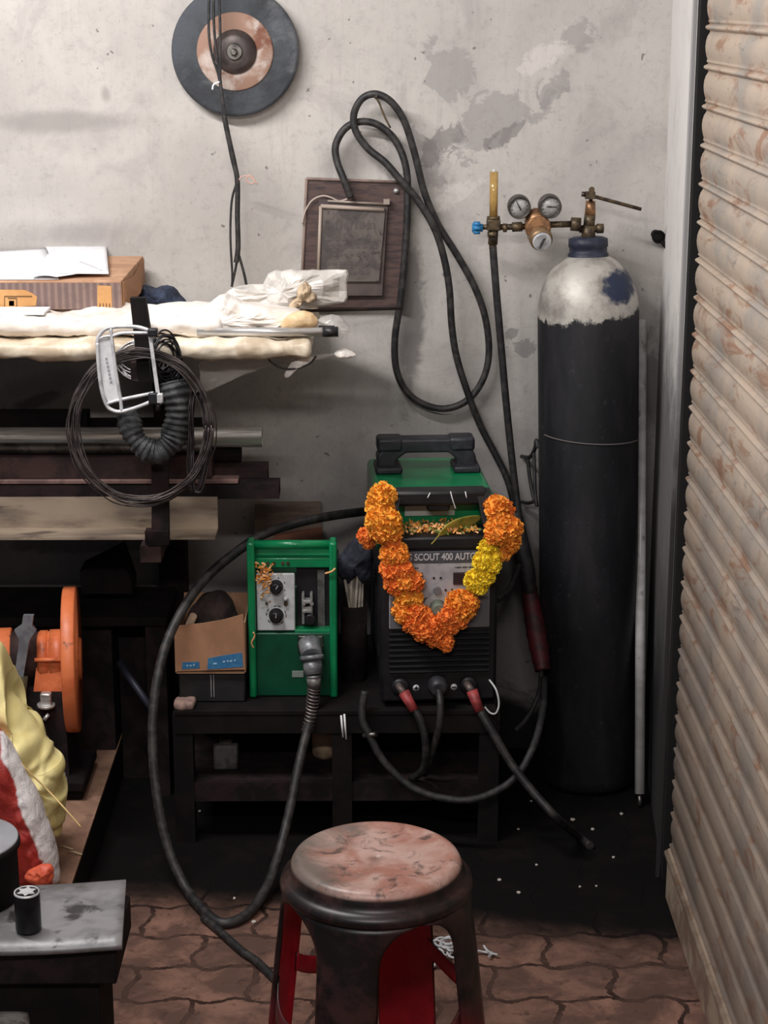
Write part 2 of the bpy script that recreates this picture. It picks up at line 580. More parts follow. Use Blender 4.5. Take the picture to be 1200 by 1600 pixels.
# --- rolling shutter
door = bpy.data.objects.new('door_1', None); COL.objects.link(door); door.location = (XR, 2, 0); struct(door)
door['label'] = 'rusty cream rolling shutter on the right'
mb = MB()
prof = []; per = .0722; nsl = 34; zb = .115
for k in range(nsl):
    z0 = zb + k * per
    for t, dx in ((0, 0.002), (.02, -.0035), (.05, -.0065), (.09, -.0075), (.125, -.0055), (.15, -.001), (.18, .001), (.21, -.0018), (.24, -.0022), (.28, -.001), (.36, -.003), (.48, -.005), (.6, -.0058), (.74, -.005), (.86, -.0025), (.95, .0015)):
        prof.append((XR + .008 + dx, z0 + t * per))
y0, y1 = 3.565, -.4
fr = [mb.v((x, y0, z)) for x, z in prof]; bk = [mb.v((x, y1, z)) for x, z in prof]
fr2 = [mb.v((x + .004, y0, z)) for x, z in prof]
for i in range(len(prof) - 1):
    mb.f([fr[i], fr[i + 1], bk[i + 1], bk[i]], True)
    mb.f([fr[i + 1], fr[i], fr2[i], fr2[i + 1]])
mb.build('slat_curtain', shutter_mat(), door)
mb = MB(); mb.box2((XR - .004, y1, .004), (XR + .02, y0 - .01, zb + .004), .003)
mb.cyl((XR - .004, y1, .108), (XR - .004, y0 - .01, .108), .007, n=10)
mb.build('bottom_bar', mat('shutter_foot', S(160, 142, 124), S(122, 100, 86), 9, rough=.6, c3=S(150, 96, 70), s3=14, bump=.1), door)
mb = MB(); mb.box2((XR + .002, 3.64, 0), (XR + .06, 3.664, 3.0), .002)
mb.box2((XR + .055, 3.5, 0), (XR + .065, 3.639, 3.0))
mb.build('guide_channel', mat('guide_dark', S(16, 14, 14), rough=.8), door)
mb = MB(); mb.box2((XR - .008, 3.655, 0), (XR + .0, 3.668, 3.0), .001)
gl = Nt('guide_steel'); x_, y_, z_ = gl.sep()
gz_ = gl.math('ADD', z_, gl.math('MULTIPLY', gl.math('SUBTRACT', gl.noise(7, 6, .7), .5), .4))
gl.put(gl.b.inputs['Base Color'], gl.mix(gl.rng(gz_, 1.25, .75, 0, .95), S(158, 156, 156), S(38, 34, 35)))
gl.b.inputs['Roughness'].default_value = .55
mb.build('guide_lip', gl.m, door)

# ================================================================== ON THE BACK WALL
# abrasive disc
k = ppm(369, 80, 4.33); c = at(369, 80, YW - .004)
t = thing('grinding_disc', 'big round dark grinding disc with a reddish centre hung high on the wall', 'grinding disc', c)
mb = MB(); r = 100 * k
mb.lathe(c, (0, -1, 0), [(0, r * .9), (.012, r), (.03, r), (.037, r * .985), (.04, r * .94), (.036, r * .6), (.036, r * .2)], 72)
mb.build('wheel', mat('abrasive_grit', S(70, 74, 80), S(44, 46, 50), 5, rough=.8, c3=S(96, 98, 102), s3=9, lo3=.52, hi3=.7, bump=.25, bscale=120), t)
mb = MB(); mb.lathe(c + Vector((0, -.034, 0)), (0, -1, 0), [(0, r * .6), (.004, r * .6), (.006, r * .58), (.006, r * .3)], 64)
mb.build('paper_label', mat('worn_label', S(150, 118, 102), S(192, 180, 172), 7, rough=.8, lo=.48, hi=.6, c3=S(120, 78, 62), s3=14, lo3=.5, hi3=.62), t)
mb = MB(); mb.lathe(c + Vector((0, -.038, 0)), (0, -1, 0), [(0, r * .34), (.006, r * .34), (.016, r * .27), (.02, r * .24), (.02, r * .14)], 48)
mb.build('flange', mat('flange_steel', S(96, 86, 84), S(70, 62, 62), 12, rough=.5, metal=.5), t)
mb = MB(); mb.lathe(c + Vector((0, -.055, 0)), (0, -1, 0), [(0, r * .13), (.006, r * .13), (.008, r * .11)], 32)
mb.lathe(c + Vector((0, -.062, 0)), (0, -1, 0), [(0, r * .06), (.012, r * .06), (.014, r * .04)], 6)
mb.build('bolt', M['steeldull'], t)

# cords hanging in front of it
t = thing('hanging_cord', 'thin dark twisted cord hanging from above past the grinding disc', 'cord', at(370, 455, 4.3))
for pts in ([(329, -60), (326, 40), (331, 85), (342, 120), (350, 180), (360, 240), (370, 280)],
            [(334, -60), (334, 30), (338, 80), (344, 125), (352, 190), (362, 240), (371, 278)],
            [(340, -60), (344, 40), (344, 100), (345, 130), (355, 200), (364, 240), (370, 275)]):
    MB().tube(path(pts, 4.285), .0032, 6).build('strand', M['cable'], t)
MB().tube(path([(350, 180), (357, 215), (366, 255), (371, 285), (371, 340), (372, 385), (369, 410)], 4.283), .006, 8).build('twisted_length', M['cable'], t)
MB().tube(path([(370, 285), (362, 315), (360, 370), (363, 430), (362, 448)], 4.29), .0028, 6).build('strand', M['cable'], t)
MB().tube(path([(372, 395), (368, 420), (362, 448)], 4.285), .003, 6).build('strand', M['cable'], t)
MB().tube(path([(372, 395), (378, 415), (384, 440), (386, 460)], 4.285), .0034, 6).build('strand', M['cable'], t)
mb = MB(); mb.tube(path([(372, 282), (380, 275), (390, 276), (398, 283), (392, 287), (384, 281), (392, 274), (402, 288)], 4.28), .0016, 6)
o = mb.build('pigtail', mat('bare_pinkish_wire', S(196, 160, 146), rough=.6), t); o['label'] = 'pale bare wire end'
MB().tube(path([(343, 128), (334, 132), (332, 140)], 4.28), .002, 6).build('wire_end', M['paper'], t)

# wooden plaque
t = thing('wooden_plaque', 'square brown wooden plaque with a grey metal plate hung on the wall', 'plaque', at(555, 480, 4.36))
pq = [(479, 279), (637, 285), (625, 480), (470, 480)]
mb = MB(); mb.prism([at(x, y, 4.355) for x, y in pq], (0, .02, 0)); mb.build('board', mat('dark_wood', S(86, 66, 62), S(62, 48, 48), 9, rough=.55, stretch=(2, 2, 12), c3=S(46, 42, 52), s3=20), t)
mb = MB(); e = [(479, 279), (637, 285), (625, 480), (470, 480)]
for a, b in ((0, 1), (1, 2), (3, 0)):
    mb.tube([at(*e[a], 4.353), at(*e[b], 4.353)], .0035, 6, smoothpath=False)
mb.build('edge_trim', mat('trim_wood', S(142, 122, 112), S(120, 102, 96), 20, rough=.5), t)
mb = MB(); q = [(498, 311), (606, 318), (597, 462), (491, 462)]
mb.prism([at(x, y, 4.343) for x, y in q], (0, .012, 0)); mb.build('mount_panel', mat('mount_wood', S(88, 76, 72), S(70, 60, 60), 14, rough=.6), t)
mb = MB(); q = [(503, 320), (602, 326), (592, 440), (497, 440)]
mb.prism([at(x, y, 4.336) for x, y in q], (0, .007, 0))
pl = mb.build('metal_plate', mat('tarnished_plate', S(108, 99, 95), S(80, 75, 74), 22, rough=.5, metal=.3, c3=S(74, 68, 68), s3=60, lo3=.55, hi3=.66), t)
mb = MB(); mb.tube([at(501, 322, 4.334), at(600, 328, 4.334)], .005, 6, smoothpath=False); mb.tube([at(501, 322, 4.334), at(497, 440, 4.334)], .004, 6, smoothpath=False)
mb.build('bevel_edge', mat('plate_edge', S(168, 152, 140), rough=.5), t)
mb = MB(); mb.tube([at(512, 314, 4.34), at(602, 319, 4.34)], .003, 6, smoothpath=False); mb.box(at(604, 315, 4.34), (.014, .012, .012))
mb.build('clip_bar', mat('clip_metal', S(160, 146, 136), rough=.5, metal=.2), t)
MB().sphere(at(619, 298, 4.352), .0065, 14, 8).build('dome_nail', M['steel'], t)
MB().tube(path([(472, 350), (477, 330), (488, 313), (504, 306), (518, 309), (530, 314), (544, 310), (547, 304)], 4.345), .0022, 6).build('white_wire', mat('grimy_white_wire', S(178, 164, 154), rough=.6), t)
# engraved lines on the plate (worn, unreadable)
mb = MB(); m_eng = mat('engraving', S(84, 77, 76), rough=.7)
rr = random.Random(3)
for row, (yy, x0, x1, hh) in enumerate(((348, 522, 586, 10), (372, 514, 560, 4), (384, 514, 590, 4), (396, 520, 575, 4), (410, 510, 588, 4), (424, 516, 580, 4))):
    xx = x0
    while xx < x1:
        wd = rr.uniform(3, 8)
        a = at(xx, yy, 4.3358); b = at(min(xx + wd, x1), yy + hh, 4.3358)
        mb.box2((a.x, 4.3352, a.z), (b.x, 4.3362, b.z)); xx += wd + rr.uniform(2, 5)
    mb.build('engraved_title' if row == 0 else 'engraved_line', m_eng, pl); mb = MB()

# long looped black cable on the nail
t = thing('looped_cable', 'thick black cable hung in long loops from a nail above the plaque', 'cable', at(690, 640, 4.35))
lc = [(548, 309, 4.32), (537, 280, 4.32), (526, 250, 4.33), (525, 225, 4.335), (540, 200, 4.335), (565, 190, 4.335), (592, 196, 4.335), (618, 220, 4.335), (634, 260, 4.33),
      (637, 310, 4.33), (634, 380, 4.33), (627, 460, 4.335), (617, 530, 4.345), (620, 580, 4.35), (638, 615, 4.35), (668, 634, 4.35), (700, 638, 4.35), (732, 624, 4.35), (755, 592, 4.35),
      (764, 550, 4.35), (758, 495, 4.345), (740, 445, 4.34), (712, 395, 4.335), (684, 350, 4.33), (663, 300, 4.325), (648, 240, 4.32), (632, 190, 4.315), (612, 160, 4.31), (588, 147, 4.31), (566, 154, 4.315),
      (553, 178, 4.32), (556, 205, 4.32), (575, 232, 4.32), (602, 254, 4.315), (626, 282, 4.31), (652, 312, 4.31), (678, 355, 4.31), (693, 400, 4.315), (702, 450, 4.32), (706, 510, 4.33), (714, 560, 4.335),
      (733, 620, 4.34), (752, 668, 4.345), (774, 710, 4.345), (793, 750, 4.34), (806, 800, 4.33), (816, 850, 4.31)]
MB().tube(path(lc), .0085, 10, 6).build('cable_run', M['cable'], t)
MB().tube(path([(584, 150), (592, 160), (600, 180), (610, 200)], 4.305), .0025, 6).build('wire_tie', M['bronze'], t)
tag(MB().tube([at(588, 151, YW + .01), at(588, 150, 4.29)], .003, 8, smoothpath=False).build('nail', M['bronze']), 'small nail in the wall carrying the looped black cable', 'nail')

# bolt in the wall near the corner
mb = MB(); p = at(1024, 366, YW)
mb.cyl(p + Vector((0, .01, 0)), p + Vector((.0, -.05, 0)), .011, n=12); mb.sphere(p + Vector((0, -.05, 0)), .016, 12, 8)
mb.cyl(p + Vector((0, -.05, 0)), p + Vector((.02, -.07, -.025)), .006, n=8)
tag(mb.build('wall_bolt', M['near_black']), 'stubby dark bolt sticking out of the wall near the corner', 'bolt')

# boards leaning on the wall behind the wire feeder
q = [(398, 787), (501, 786), (503, 995), (400, 995)]
mb = MB(); mb.prism([at(x, y, 4.34) for x, y in q], (0, .018, 0))
tag(mb.build('wood_board', mat('weathered_board', S(126, 108, 96), S(98, 84, 76), 12, rough=.8, stretch=(.6, 4, 4), c3=S(74, 62, 58), s3=26)),
    'weathered grey brown board standing against the wall behind the green box', 'board')
q = [(428, 838), (503, 826), (505, 995), (428, 995)]
mb = MB(); mb.prism([at(x, y, 4.315) for x, y in q], (0, .016, 0))
tag(mb.build('wood_board', mat('reddish_board', S(132, 84, 66), S(104, 66, 54), 12, rough=.8, stretch=(.6, 4, 4))),
    'lower reddish brown board peeping out above the green box', 'board')

# ================================================================== GAS CYLINDER
cb = Vector((at(919, 1205, 4.20).x, 4.185, 0))
ct = at(919, 372, 4.25)
ax = (ct - cb).normalized(); Lc = (ct - cb).length
t = thing('gas_cylinder', 'tall black gas cylinder with a bare silver shoulder beside the shutter', 'gas cylinder', cb)


def onax(z):
    return cb + ax * (z / ax.z)


n = Nt('cylinder_paint'); x_, y_, z_ = n.sep()
zz = n.math('ADD', z_, n.math('MULTIPLY', n.math('SUBTRACT', n.noise(16, 8, .75, .2), .5), .1))
zz = n.math('ADD', zz, n.math('MULTIPLY', x_, -.12))
blk = n.mix(n.rng(n.noise(6, 6, .65, .3, n.map((2, 2, .5))), .42, .68), S(19, 20, 25), S(38, 36, 40))
blk = n.mix(n.math('MULTIPLY', n.rng(n.noise(50, 4, .7), .6, .7), .5), blk, S(60, 58, 62))
sil = n.mix(n.rng(n.noise(10, 6, .65), .42, .65), S(190, 186, 178), S(140, 134, 128))
blu = n.math('ADD', n.blob(.035, 1.205, .06, .05), n.math('MULTIPLY', n.math('SUBTRACT', n.noise(24, 5, .7), .5), 1.2))
sil = n.mix(n.rng(blu, .2, .5), sil, S(42, 52, 76))
f = n.rng(zz, 1.132, 1.144)
n.put(n.b.inputs['Base Color'], n.mix(f, blk, sil))
n.put(n.b.inputs['Roughness'], n.rng(f, 0, 1, .55, .52))
n.put(n.b.inputs['Metallic'], n.rng(f, 0, 1, .1, .3))
n.bump(n.noise(80, 4, .6), .08, .003)
r = .1165
mb = MB(); zs = 1.135
pr = [(0, r * .93), (.012, r * .985), (.03, r), (zs, r)]
for i in range(1, 15):
    a = i / 14 * PI / 2 * .86
    pr.append((zs + .138 * math.sin(a) / math.sin(PI / 2 * .86), r * math.cos(a) ** .9))
mb.lathe(cb, ax, pr, 64); mb.build('body', n.m, t)
mb = MB(); zt = zs + .122
mb.lathe(cb, ax, [(zt - .012, .047), (zt + .016, .0465), (zt + .018, .043), (zt + .03, .043), (zt + .032, .0455), (zt + .05, .0445), (zt + .054, .034), (zt + .054, .01)], 40)
mb.build('neck_ring', mat('neck_navy', S(24, 30, 48), S(42, 48, 66), 40, rough=.55, bump=.2), t)
V = lambda px, py, Y=4.25: at(px, py, Y)
valve = mb = MB()
mb.cyl(V(919, 376), V(920, 352), .016, n=8); mb.cyl(V(920, 354), V(922, 336), .013, n=16); mb.cyl(V(905, 358), V(942, 357), .0085, n=12)
mb.cyl(V(932, 357), V(943, 357), .011, n=8); mb.cyl(V(922, 337), V(924, 318), .0085, .008, n=16)
vb = mb.build('valve_body', M['bronze'], t)
MB().cyl(V(922, 336), V(923, 314), .0125, .011, n=16).build('packing_nut', M['copper'], vb)
MB().cyl(V(923, 316), V(925, 292), .0042, n=8).box(V(924.5, 299), (.012, .012, .014)).build('spindle', M['bronze'], vb)
# spanner key left on the spindle
k0, k1 = V(912, 303, 4.235), V(1002, 327, 4.235)
mb = MB(); mb.tube([k0, V(925, 306, 4.235), k1], .0042, 8, smoothpath=False); mb.box(V(922, 305, 4.235), (.022, .018, .016)); mb.cyl(V(909, 303, 4.235), V(915, 304, 4.235), .006, n=6)
tag(mb.build('valve_key', M['bronze']), 'thin steel valve key resting on top of the gas cylinder', 'valve key')

# regulator
t = thing('gas_regulator', 'brass gas regulator with two round gauges on the cylinder valve', 'regulator', at(838, 390, 4.24))
RY = 4.245
mb = MB()
mb.lathe(V(838, 352, RY + .03), (0, -1, 0), [(0, .018), (.01, .028), (.045, .03), (.058, .025)], 32)
mb.sphere(V(838, 345, RY), .027, 20, 12, (1, 1, 1.1))
body = mb.build('body', M['copper'], t)
mb = MB(); d = Vector((.12, -1, -.35)).normalized()
mb.lathe(V(842, 366, RY - .01), d, [(0, .027), (.03, .026), (.034, .022)], 28)
mb.build('bonnet', M['brass'], t)
mb = MB(); cp = V(842, 366, RY - .01) + d * .034
mb.lathe(cp, d, [(0, .0215), (.006, .0215), (.008, .019)], 28)
kn = mb.build('adjusting_cap', M['alu'], t)
mb = MB(); mb.box(cp + d * .009, (.005, .004, .03), Euler((0, R(25), 0))); mb.build('tee_slot', M['steeldull'], kn)
for gx, gy, lab in ((811, 322, -28), (859, 321, 92)):
    g = Vector(V(gx, gy, RY - .01))
    mb = MB(); R0 = 18 * ppm(gx, gy, RY)
    mb.lathe(g + Vector((0, .018, 0)), (0, -1, -.08), [(0, R0 * .8), (.004, R0), (.03, R0), (.034, R0 * .97), (.034, R0 * .84), (.028, R0 * .83)], 40)
    gauge = mb.build('gauge', mat('gauge_case', S(58, 54, 52), S(86, 78, 72), 40, rough=.45, metal=.3), t)
    mb = MB(); fc = g + Vector((0, -.0105, -.0015)); mb.lathe(fc, (0, -1, -.08), [(0, R0 * .83), (.001, R0 * .83), (.0012, .001)], 40)
    dial = mb.build('dial', mat('gauge_dial', S(178, 176, 174), S(150, 148, 146), 60, rough=.4), gauge)
    mb = MB()
    a = R(lab); dv = Vector((math.sin(a), 0, math.cos(a)))
    mb.tube([fc + Vector((0, -.003, 0)) - dv * R0 * .3, fc + Vector((0, -.003, 0)) + dv * R0 * .6], .0011, 5, smoothpath=False)
    mb.cyl(fc + Vector((0, -.002, 0)), fc + Vector((0, -.005, 0)), .002, n=8)
    for q in range(11):
        a = R(-135 + 27 * q); dv = Vector((math.sin(a), 0, math.cos(a)))
        mb.tube([fc + Vector((0, -.0018, 0)) + dv * R0 * .62, fc + Vector((0, -.0018, 0)) + dv * R0 * .75], .0007, 4, smoothpath=False)
    mb.build('needle', M['black'], gauge)
    MB().cyl(g + Vector((0, 0, 0)), V(838 + (gx - 838) * .3, 342, RY), .007, n=10).build('gauge_stem', M['bronze'], gauge)
mb = MB(); mb.cyl(V(858, 351, RY), V(893, 350, RY), .0075, n=12); mb.cyl(V(892, 350, RY), V(907, 351, RY), .0165, n=6)
mb.build('inlet_pipe', M['bronze'], t)
mb = MB(); mb.cyl(V(822, 354, RY), V(774, 355, RY), .007, n=12); mb.cyl(V(800, 355, RY), V(816, 354, RY), .011, n=8); mb.cyl(V(786, 356, RY), V(792, 356, RY), .010, n=8)
mb.build('outlet_pipe', M['bronze'], t)
mb = MB(); mb.box(V(771, 351, RY), (.031, .03, .026), None, .003); mb.cyl(V(771, 343, RY), V(771, 338, RY), .015, n=20); mb.cyl(V(771, 358, RY), V(770, 382, RY), .011, n=14); mb.cyl(V(770, 376, RY), V(770, 388, RY), .0085, n=12)
mb.cyl(V(754, 355, RY), V(768, 354, RY), .006, n=10); mb.lathe(V(770, 362, RY), (0, 0, -1), [(0, .0125), (.012, .0125)], 6)
fb = mb.build('flow_block', M['bronze'], t)
MB().cyl(V(771, 339, RY), V(772, 268, RY), .0095, n=20).build('flow_tube', mat('amber_flow_tube', S(218, 182, 112), S(196, 156, 92), 30, rough=.12, trans=.45), t)
MB().cyl(V(772, 270, RY), V(772, 264, RY), .0055, .003, n=14).build('tube_cap', M['white'], t)
mb = MB(); p = V(746, 356, RY)
mb.cyl(p + Vector((-.012, 0, 0)), p + Vector((.012, 0, 0)), .0105, .009, n=16)
for q in range(6):
    a = q * PI / 3; mb.cyl(p + Vector((-.009, .0105 * math.cos(a), .0105 * math.sin(a))), p + Vector((.006, .0105 * math.cos(a), .0105 * math.sin(a))), .0048, n=8)
o = mb.build('control_knob', M['blue'], t); o['label'] = 'small blue knob'

# gas hose
mb = MB()
mb.tube(path([(770, 384, 4.245), (775, 450, 4.25), (782, 530, 4.26), (790, 620, 4.27), (798, 700, 4.28), (806, 770, 4.28), (815, 840, 4.26), (824, 900, 4.22), (834, 965, 4.18), (846, 1030, 4.12)]), .0088, 10)
t = thing('gas_hose', 'straight black gas hose running down from the regulator', 'hose', at(836, 1000, 4.2))
mb.build('hose', M['rubber'], t)
mb = MB(); mb.tube(path([(826, 915, 4.215), (834, 965, 4.18), (842, 1010, 4.14), (848, 1048, 4.11)]), .02, 12, rf=lambda u: .018 + .004 * math.sin(u * 40) * .3 + .006 * math.sin(u * PI))
o = mb.build('tape_wrap', M['redtape'], t); o['label'] = 'dark red tape wrapping'
mb = MB(); mb.tube(path([(846, 1040, 4.12), (843, 1080, 4.06), (825, 1120, 4.02), (805, 1142, 3.99)]), .006, 8)
mb.build('hose_tail', M['rubber'], t)
mb = MB(); mb.tube(path([(806, 800, 4.275), (814, 850, 4.255), (823, 895, 4.215), (828, 930, 4.2)]), .016, 10, rf=lambda u: .013 + .009 * math.sin(u * PI))
mb.build('black_tape_wrap', M['rubber'], t)

# wire ties on the cylinder
mb = MB()
mb.tube(path([(815, 713, 4.37), (828, 714, 4.33), (836, 700, 4.3), (838, 688, 4.28), (841, 700, 4.27)]), .005, 6)
mb.tube(path([(824, 712, 4.34), (827, 740, 4.33), (832, 770, 4.31), (838, 788, 4.29)]), .0045, 6)
mb.tube(path([(834, 705, 4.31), (835, 735, 4.3), (836, 765, 4.29), (839, 792, 4.28)]), .0045, 6)
mb.tube(path([(815, 784, 4.36), (826, 786, 4.33), (838, 782, 4.29)]), .0045, 6)
tag(mb.build('tie_wire', M['rubber']), 'bent dark wire hook on the wall left of the gas cylinder', 'wire hook')
mb = MB(); pts = []
for i in range(15):
    th = R(205 + 135 * i / 14); zc = 1.83 - .93 - .012 * i / 14
    cc = onax(.862 - .014 * i / 14)
    pts.append(cc + Vector((math.cos(th) * (r + .002), math.sin(th) * (r + .002), 0)))
mb.tube(pts, .0017, 6, 3)
tag(mb.build('restraint_cord', mat('grey_cord', S(96, 88, 88), rough=.7)), 'thin cord tied round the black gas cylinder', 'cord')

# white pipe in the corner
mb = MB(); a = at(999, 1253, 4.03); a.z = .03; b = at(1004, 502, 4.35)
b.y = YW - .014
mb.cyl(a, b, .0122, n=20)
t = thing('conduit_pipe', 'white plastic pipe leaning in the corner beside the gas cylinder', 'pipe', Vector((a.x, a.y, 0)))
mb.build('pipe', mat('white_pvc', S(206, 204, 204), S(186, 183, 182), 20, rough=.35, c3=S(150, 144, 142), s3=30), t)
MB().cyl(a, Vector((a.x - .0003, a.y - .012, 0.002)), .0055, n=10).build('cord_end', M['steeldull'], t)

# ================================================================== MACHINE BENCH
BZ, BF = .32, 3.83
xl, xr = at(272, 1100, BF).x, at(776, 1100, BF).x
t = thing('work_bench', 'low sooty steel bench carrying the green box and the welding machine', 'bench', ((xl + xr) / 2, 4.08, 0))
mb = MB(); mb.box2((xl, BF, BZ - .012), (xr, 4.34, BZ), .002); mb.box2((xl, BF + .002, BZ - .055), (xr, BF + .0045, BZ - .012)); mb.box2((xl, 4.30, BZ - .055), (xr, 4.315, BZ - .012))
mb.build('bench_top', M['near_black'], t)
for px in (285, 534, 765):
    X = at(px, 1150, BF).x
    for Y in (BF + .025, 4.30):
        MB().box2((X - .022, Y - .02, 0), (X + .022, Y + .02, BZ - .013)).build('leg', M['near_black'], t)
mb = MB(); mb.box2((xl + .01, BF + .01, .13), (xr - .01, 4.32, .145)); mb.box2((xl + .01, BF + .008, .10), (xr - .01, BF + .02, .145))
mb.build('lower_shelf', M['rustdark'], t)
# things on its lower shelf
p = at(352, 1190, 3.9)
mb = MB(); mb.box((p.x, 3.93, .145 + .03), (.055, .05, .06), None, .006); mb.box((p.x, 3.93, .145 + .066), (.03, .03, .012), None, .003)
tag(mb.build('junction_box', mat('dusty_box', S(88, 84, 84), S(58, 56, 58), 30, rough=.7)), 'small dusty grey box on the lower shelf of the bench', 'box')
p = at(508, 1185, 3.98)
mb = MB(); mb.lathe((p.x, 3.99, .145), (0, 0, 1), [(0, .026), (.01, .03), (.05, .031), (.066, .026), (.07, .014), (.085, .014), (.085, .001)], 28)
tag(mb.build('tin_bottle', mat('pale_bottle', S(176, 150, 124), S(120, 100, 84), 14, rough=.5)), 'rounded pale bottle on the lower shelf beside the bench leg', 'bottle')
p = at(300, 1108, BF)
mb = MB(); mb.lump((p.x - .028, BF + .002, BZ), (p.x + .016, BF + .05, BZ + .016), 12, 6, 4, .003, 40, .006)
mb.bm.transform(Matrix.Translation((-.012, 0, 0)))
tag(mb.build('rag_scrap', mat('pale_rag', S(160, 132, 122), S(120, 98, 92), 30, rough=.95)), 'small pinkish rag scrap at the left front edge of the bench', 'rag')

# ------------------------------------------------------------------ welding machine (local: x right, y back, z up)
WX = (at(592, 1000, 3.85).x + at(780, 1000, 3.85).x) / 2
wl = Vector((WX, 3.85, BZ))
weld = thing('welding_machine', 'black and green welding machine with carrying handles, marigold garland over its front', 'welding machine', wl, rz=R(3.6))
WW, WD, WH = .256, .44, .462
h = WW / 2
mb = MB(); mb.box2((-h + .004, .05, .015), (h - .004, WD, WH - .12), .006)
for i in range(9):
    for s_ in (-1, 1): mb.box2((s_ * (h - .006), .12 + i * .03, .08), (s_ * (h - .001), .135 + i * .03, .22))
mb.build('casing', M['black'], weld, False)
mb = MB(); mb.box2((-h - .003, .085, WH - .13), (h + .003, WD + .004, WH), .012, )
o = mb.build('green_cover', M['green'], weld, False); o['label'] = 'glossy green top cover'
# front bezel: a black frame with ledge
mb = MB()
mb.box2((-h, 0, .012), (h, .06, WH - .075), .008)
mb.box2((-h + .01, -.006, WH - .098), (h - .01, .1, WH - .068), .006)
bez = mb.build('front_bezel', M['black'], weld, False)
# front handle: two posts, bar
mb = MB()
for s_ in (-1, 1):
    mb.prism([(s_ * (h - .028), .008, WH - .072), (s_ * (h - .005), .008, WH - .072), (s_ * (h - .014), .03, WH + .02), (s_ * (h - .046), .03, WH + .02)], (0, .042, 0))
mb.box((0, .05, WH + .008), (WW - .045, .044, .036), None, .008)
mb.box((0, .05, WH - .014), (.05, .03, .02), None, .006)
mb.build('front_handle', M['black'], weld, False)
# white rating strip seen through the handle
MB().box2((-.07, .08, WH - .044), (.04, .0835, WH - .018)).build('sticker', mat('sticker', S(178, 182, 176), rough=.4), weld, False)
MB().box2((-.01, .12, WH + .0005), (.055, .15, WH + .0015)).build('sticker', M['alu'], weld, False)
# rear handle
mb = MB()
yh = .30
outl = [(-.112, WH - .001), (-.117, WH + .036), (-.086, WH + .076), (.082, WH + .076), (.112, WH + .038), (.116, WH - .001)]
inn = [(-.068, WH - .001), (-.072, WH + .026), (-.05, WH + .044), (.05, WH + .044), (.068, WH + .026), (.066, WH - .001)]
mb.prism([(x, yh, z) for x, z in outl], (0, .052, 0), [(x, yh, z) for x, z in inn])
bmesh.ops.bevel(mb.bm, geom=mb.bm.edges[:], offset=.005, segments=2, affect='EDGES', profile=.5)
for x in (-.086, .08): mb.box((x, yh + .026, WH + .063), (.06, .057, .034), None, .008)
for x in (-.09, .09): mb.box((x, yh + .02, WH + .008), (.062, .09, .016), None, .005)
mb.build('rear_handle', mat('handle_plastic', S(30, 30, 36), S(44, 44, 50), 40, rough=.5), weld, False)
# control panel
pz0, pz1 = .185, .335
mb = MB(); mb.box2((-h + .018, -.005, pz0), (h - .018, .002, pz1), .003)
pan = mb.build('control_panel', mat('panel_grey', S(168, 166, 170), S(150, 148, 154), 40, rough=.45), weld, False)
MB().box2((-h + .02, -.0065, pz1), (h - .02, .002, pz1 + .026), .001).build('name_strip', mat('strip_grey', S(74, 74, 80), rough=.5), weld, False)
text_mesh('MIG SCOUT 400 AUTO', .0215, (-.0055, -.0072, pz1 + .0135), (R(90), 0, 0), 'lettering', mat('letter_grey', S(186, 184, 186), rough=.5), weld, .0004, 'CENTER', False, .0004, .167)
for x in (-.063, .055):
    o = MB().box2((x - .026, -.0075, pz1 - .05), (x + .026, -.004, pz1 - .022), .001).build('display_window', mat('display_dark', S(52, 40, 44), rough=.25), weld, False)
mb = MB()
for x, z in ((-.013, pz1 - .034), (.002, pz1 - .034), (.013, pz1 - .062), (.027, pz1 - .062), (.05, pz1 - .062), (.07, pz1 - .062)):
    mb.cyl((x, -.004, z), (x, -.0065, z), .0025, n=10)
for x in (-.067, .052):
    for i in range(9): mb.box((x - .018 + i * .0045, -.0052, pz1 - .011), (.003, .001, .0032 if i % 3 else .001))
mb.build('indicator_dots', M['black'], weld, False)
MB().cyl((-.006, -.003, pz1 - .062), (-.006, -.012, pz1 - .062), .009, .0085, n=24).build('push_button', mat('button_grey', S(112, 110, 112), rough=.4), weld, False)
mb = MB(); mb.box2((-h + .02, -.0062, pz0 + .002), (h - .02, -.004, pz0 + .072)); mb.build('lower_band', mat('band_grey', S(98, 96, 100), rough=.5), weld, False)
mb = MB(); mb.cyl((-.004, -.004, pz0 + .045), (-.004, -.0075, pz0 + .045), .034, n=40); mb.build('dial_plate', mat('dial_plate', S(172, 172, 170), rough=.45), weld, False)
mb = MB(); mb.lathe((-.004, -.007, pz0 + .05), (0, -1, 0), [(0, .018), (.006, .0175), (.022, .014), (.024, .012)], 24); mb.build('tuning_knob', mat('knob_grey_green', S(112, 120, 106), S(86, 90, 82), 50, rough=.5), weld, False)
# louvres
mb = MB()
for i in range(8):
    z = .085 + i * .0125
    mb.box((0, -.003, z), (WW - .035, .010, .005), Euler((R(-28), 0, 0)))
mb.build('louvre_grille', mat('louvre_black', S(11, 11, 14), rough=.7, spec=.25), weld, False)
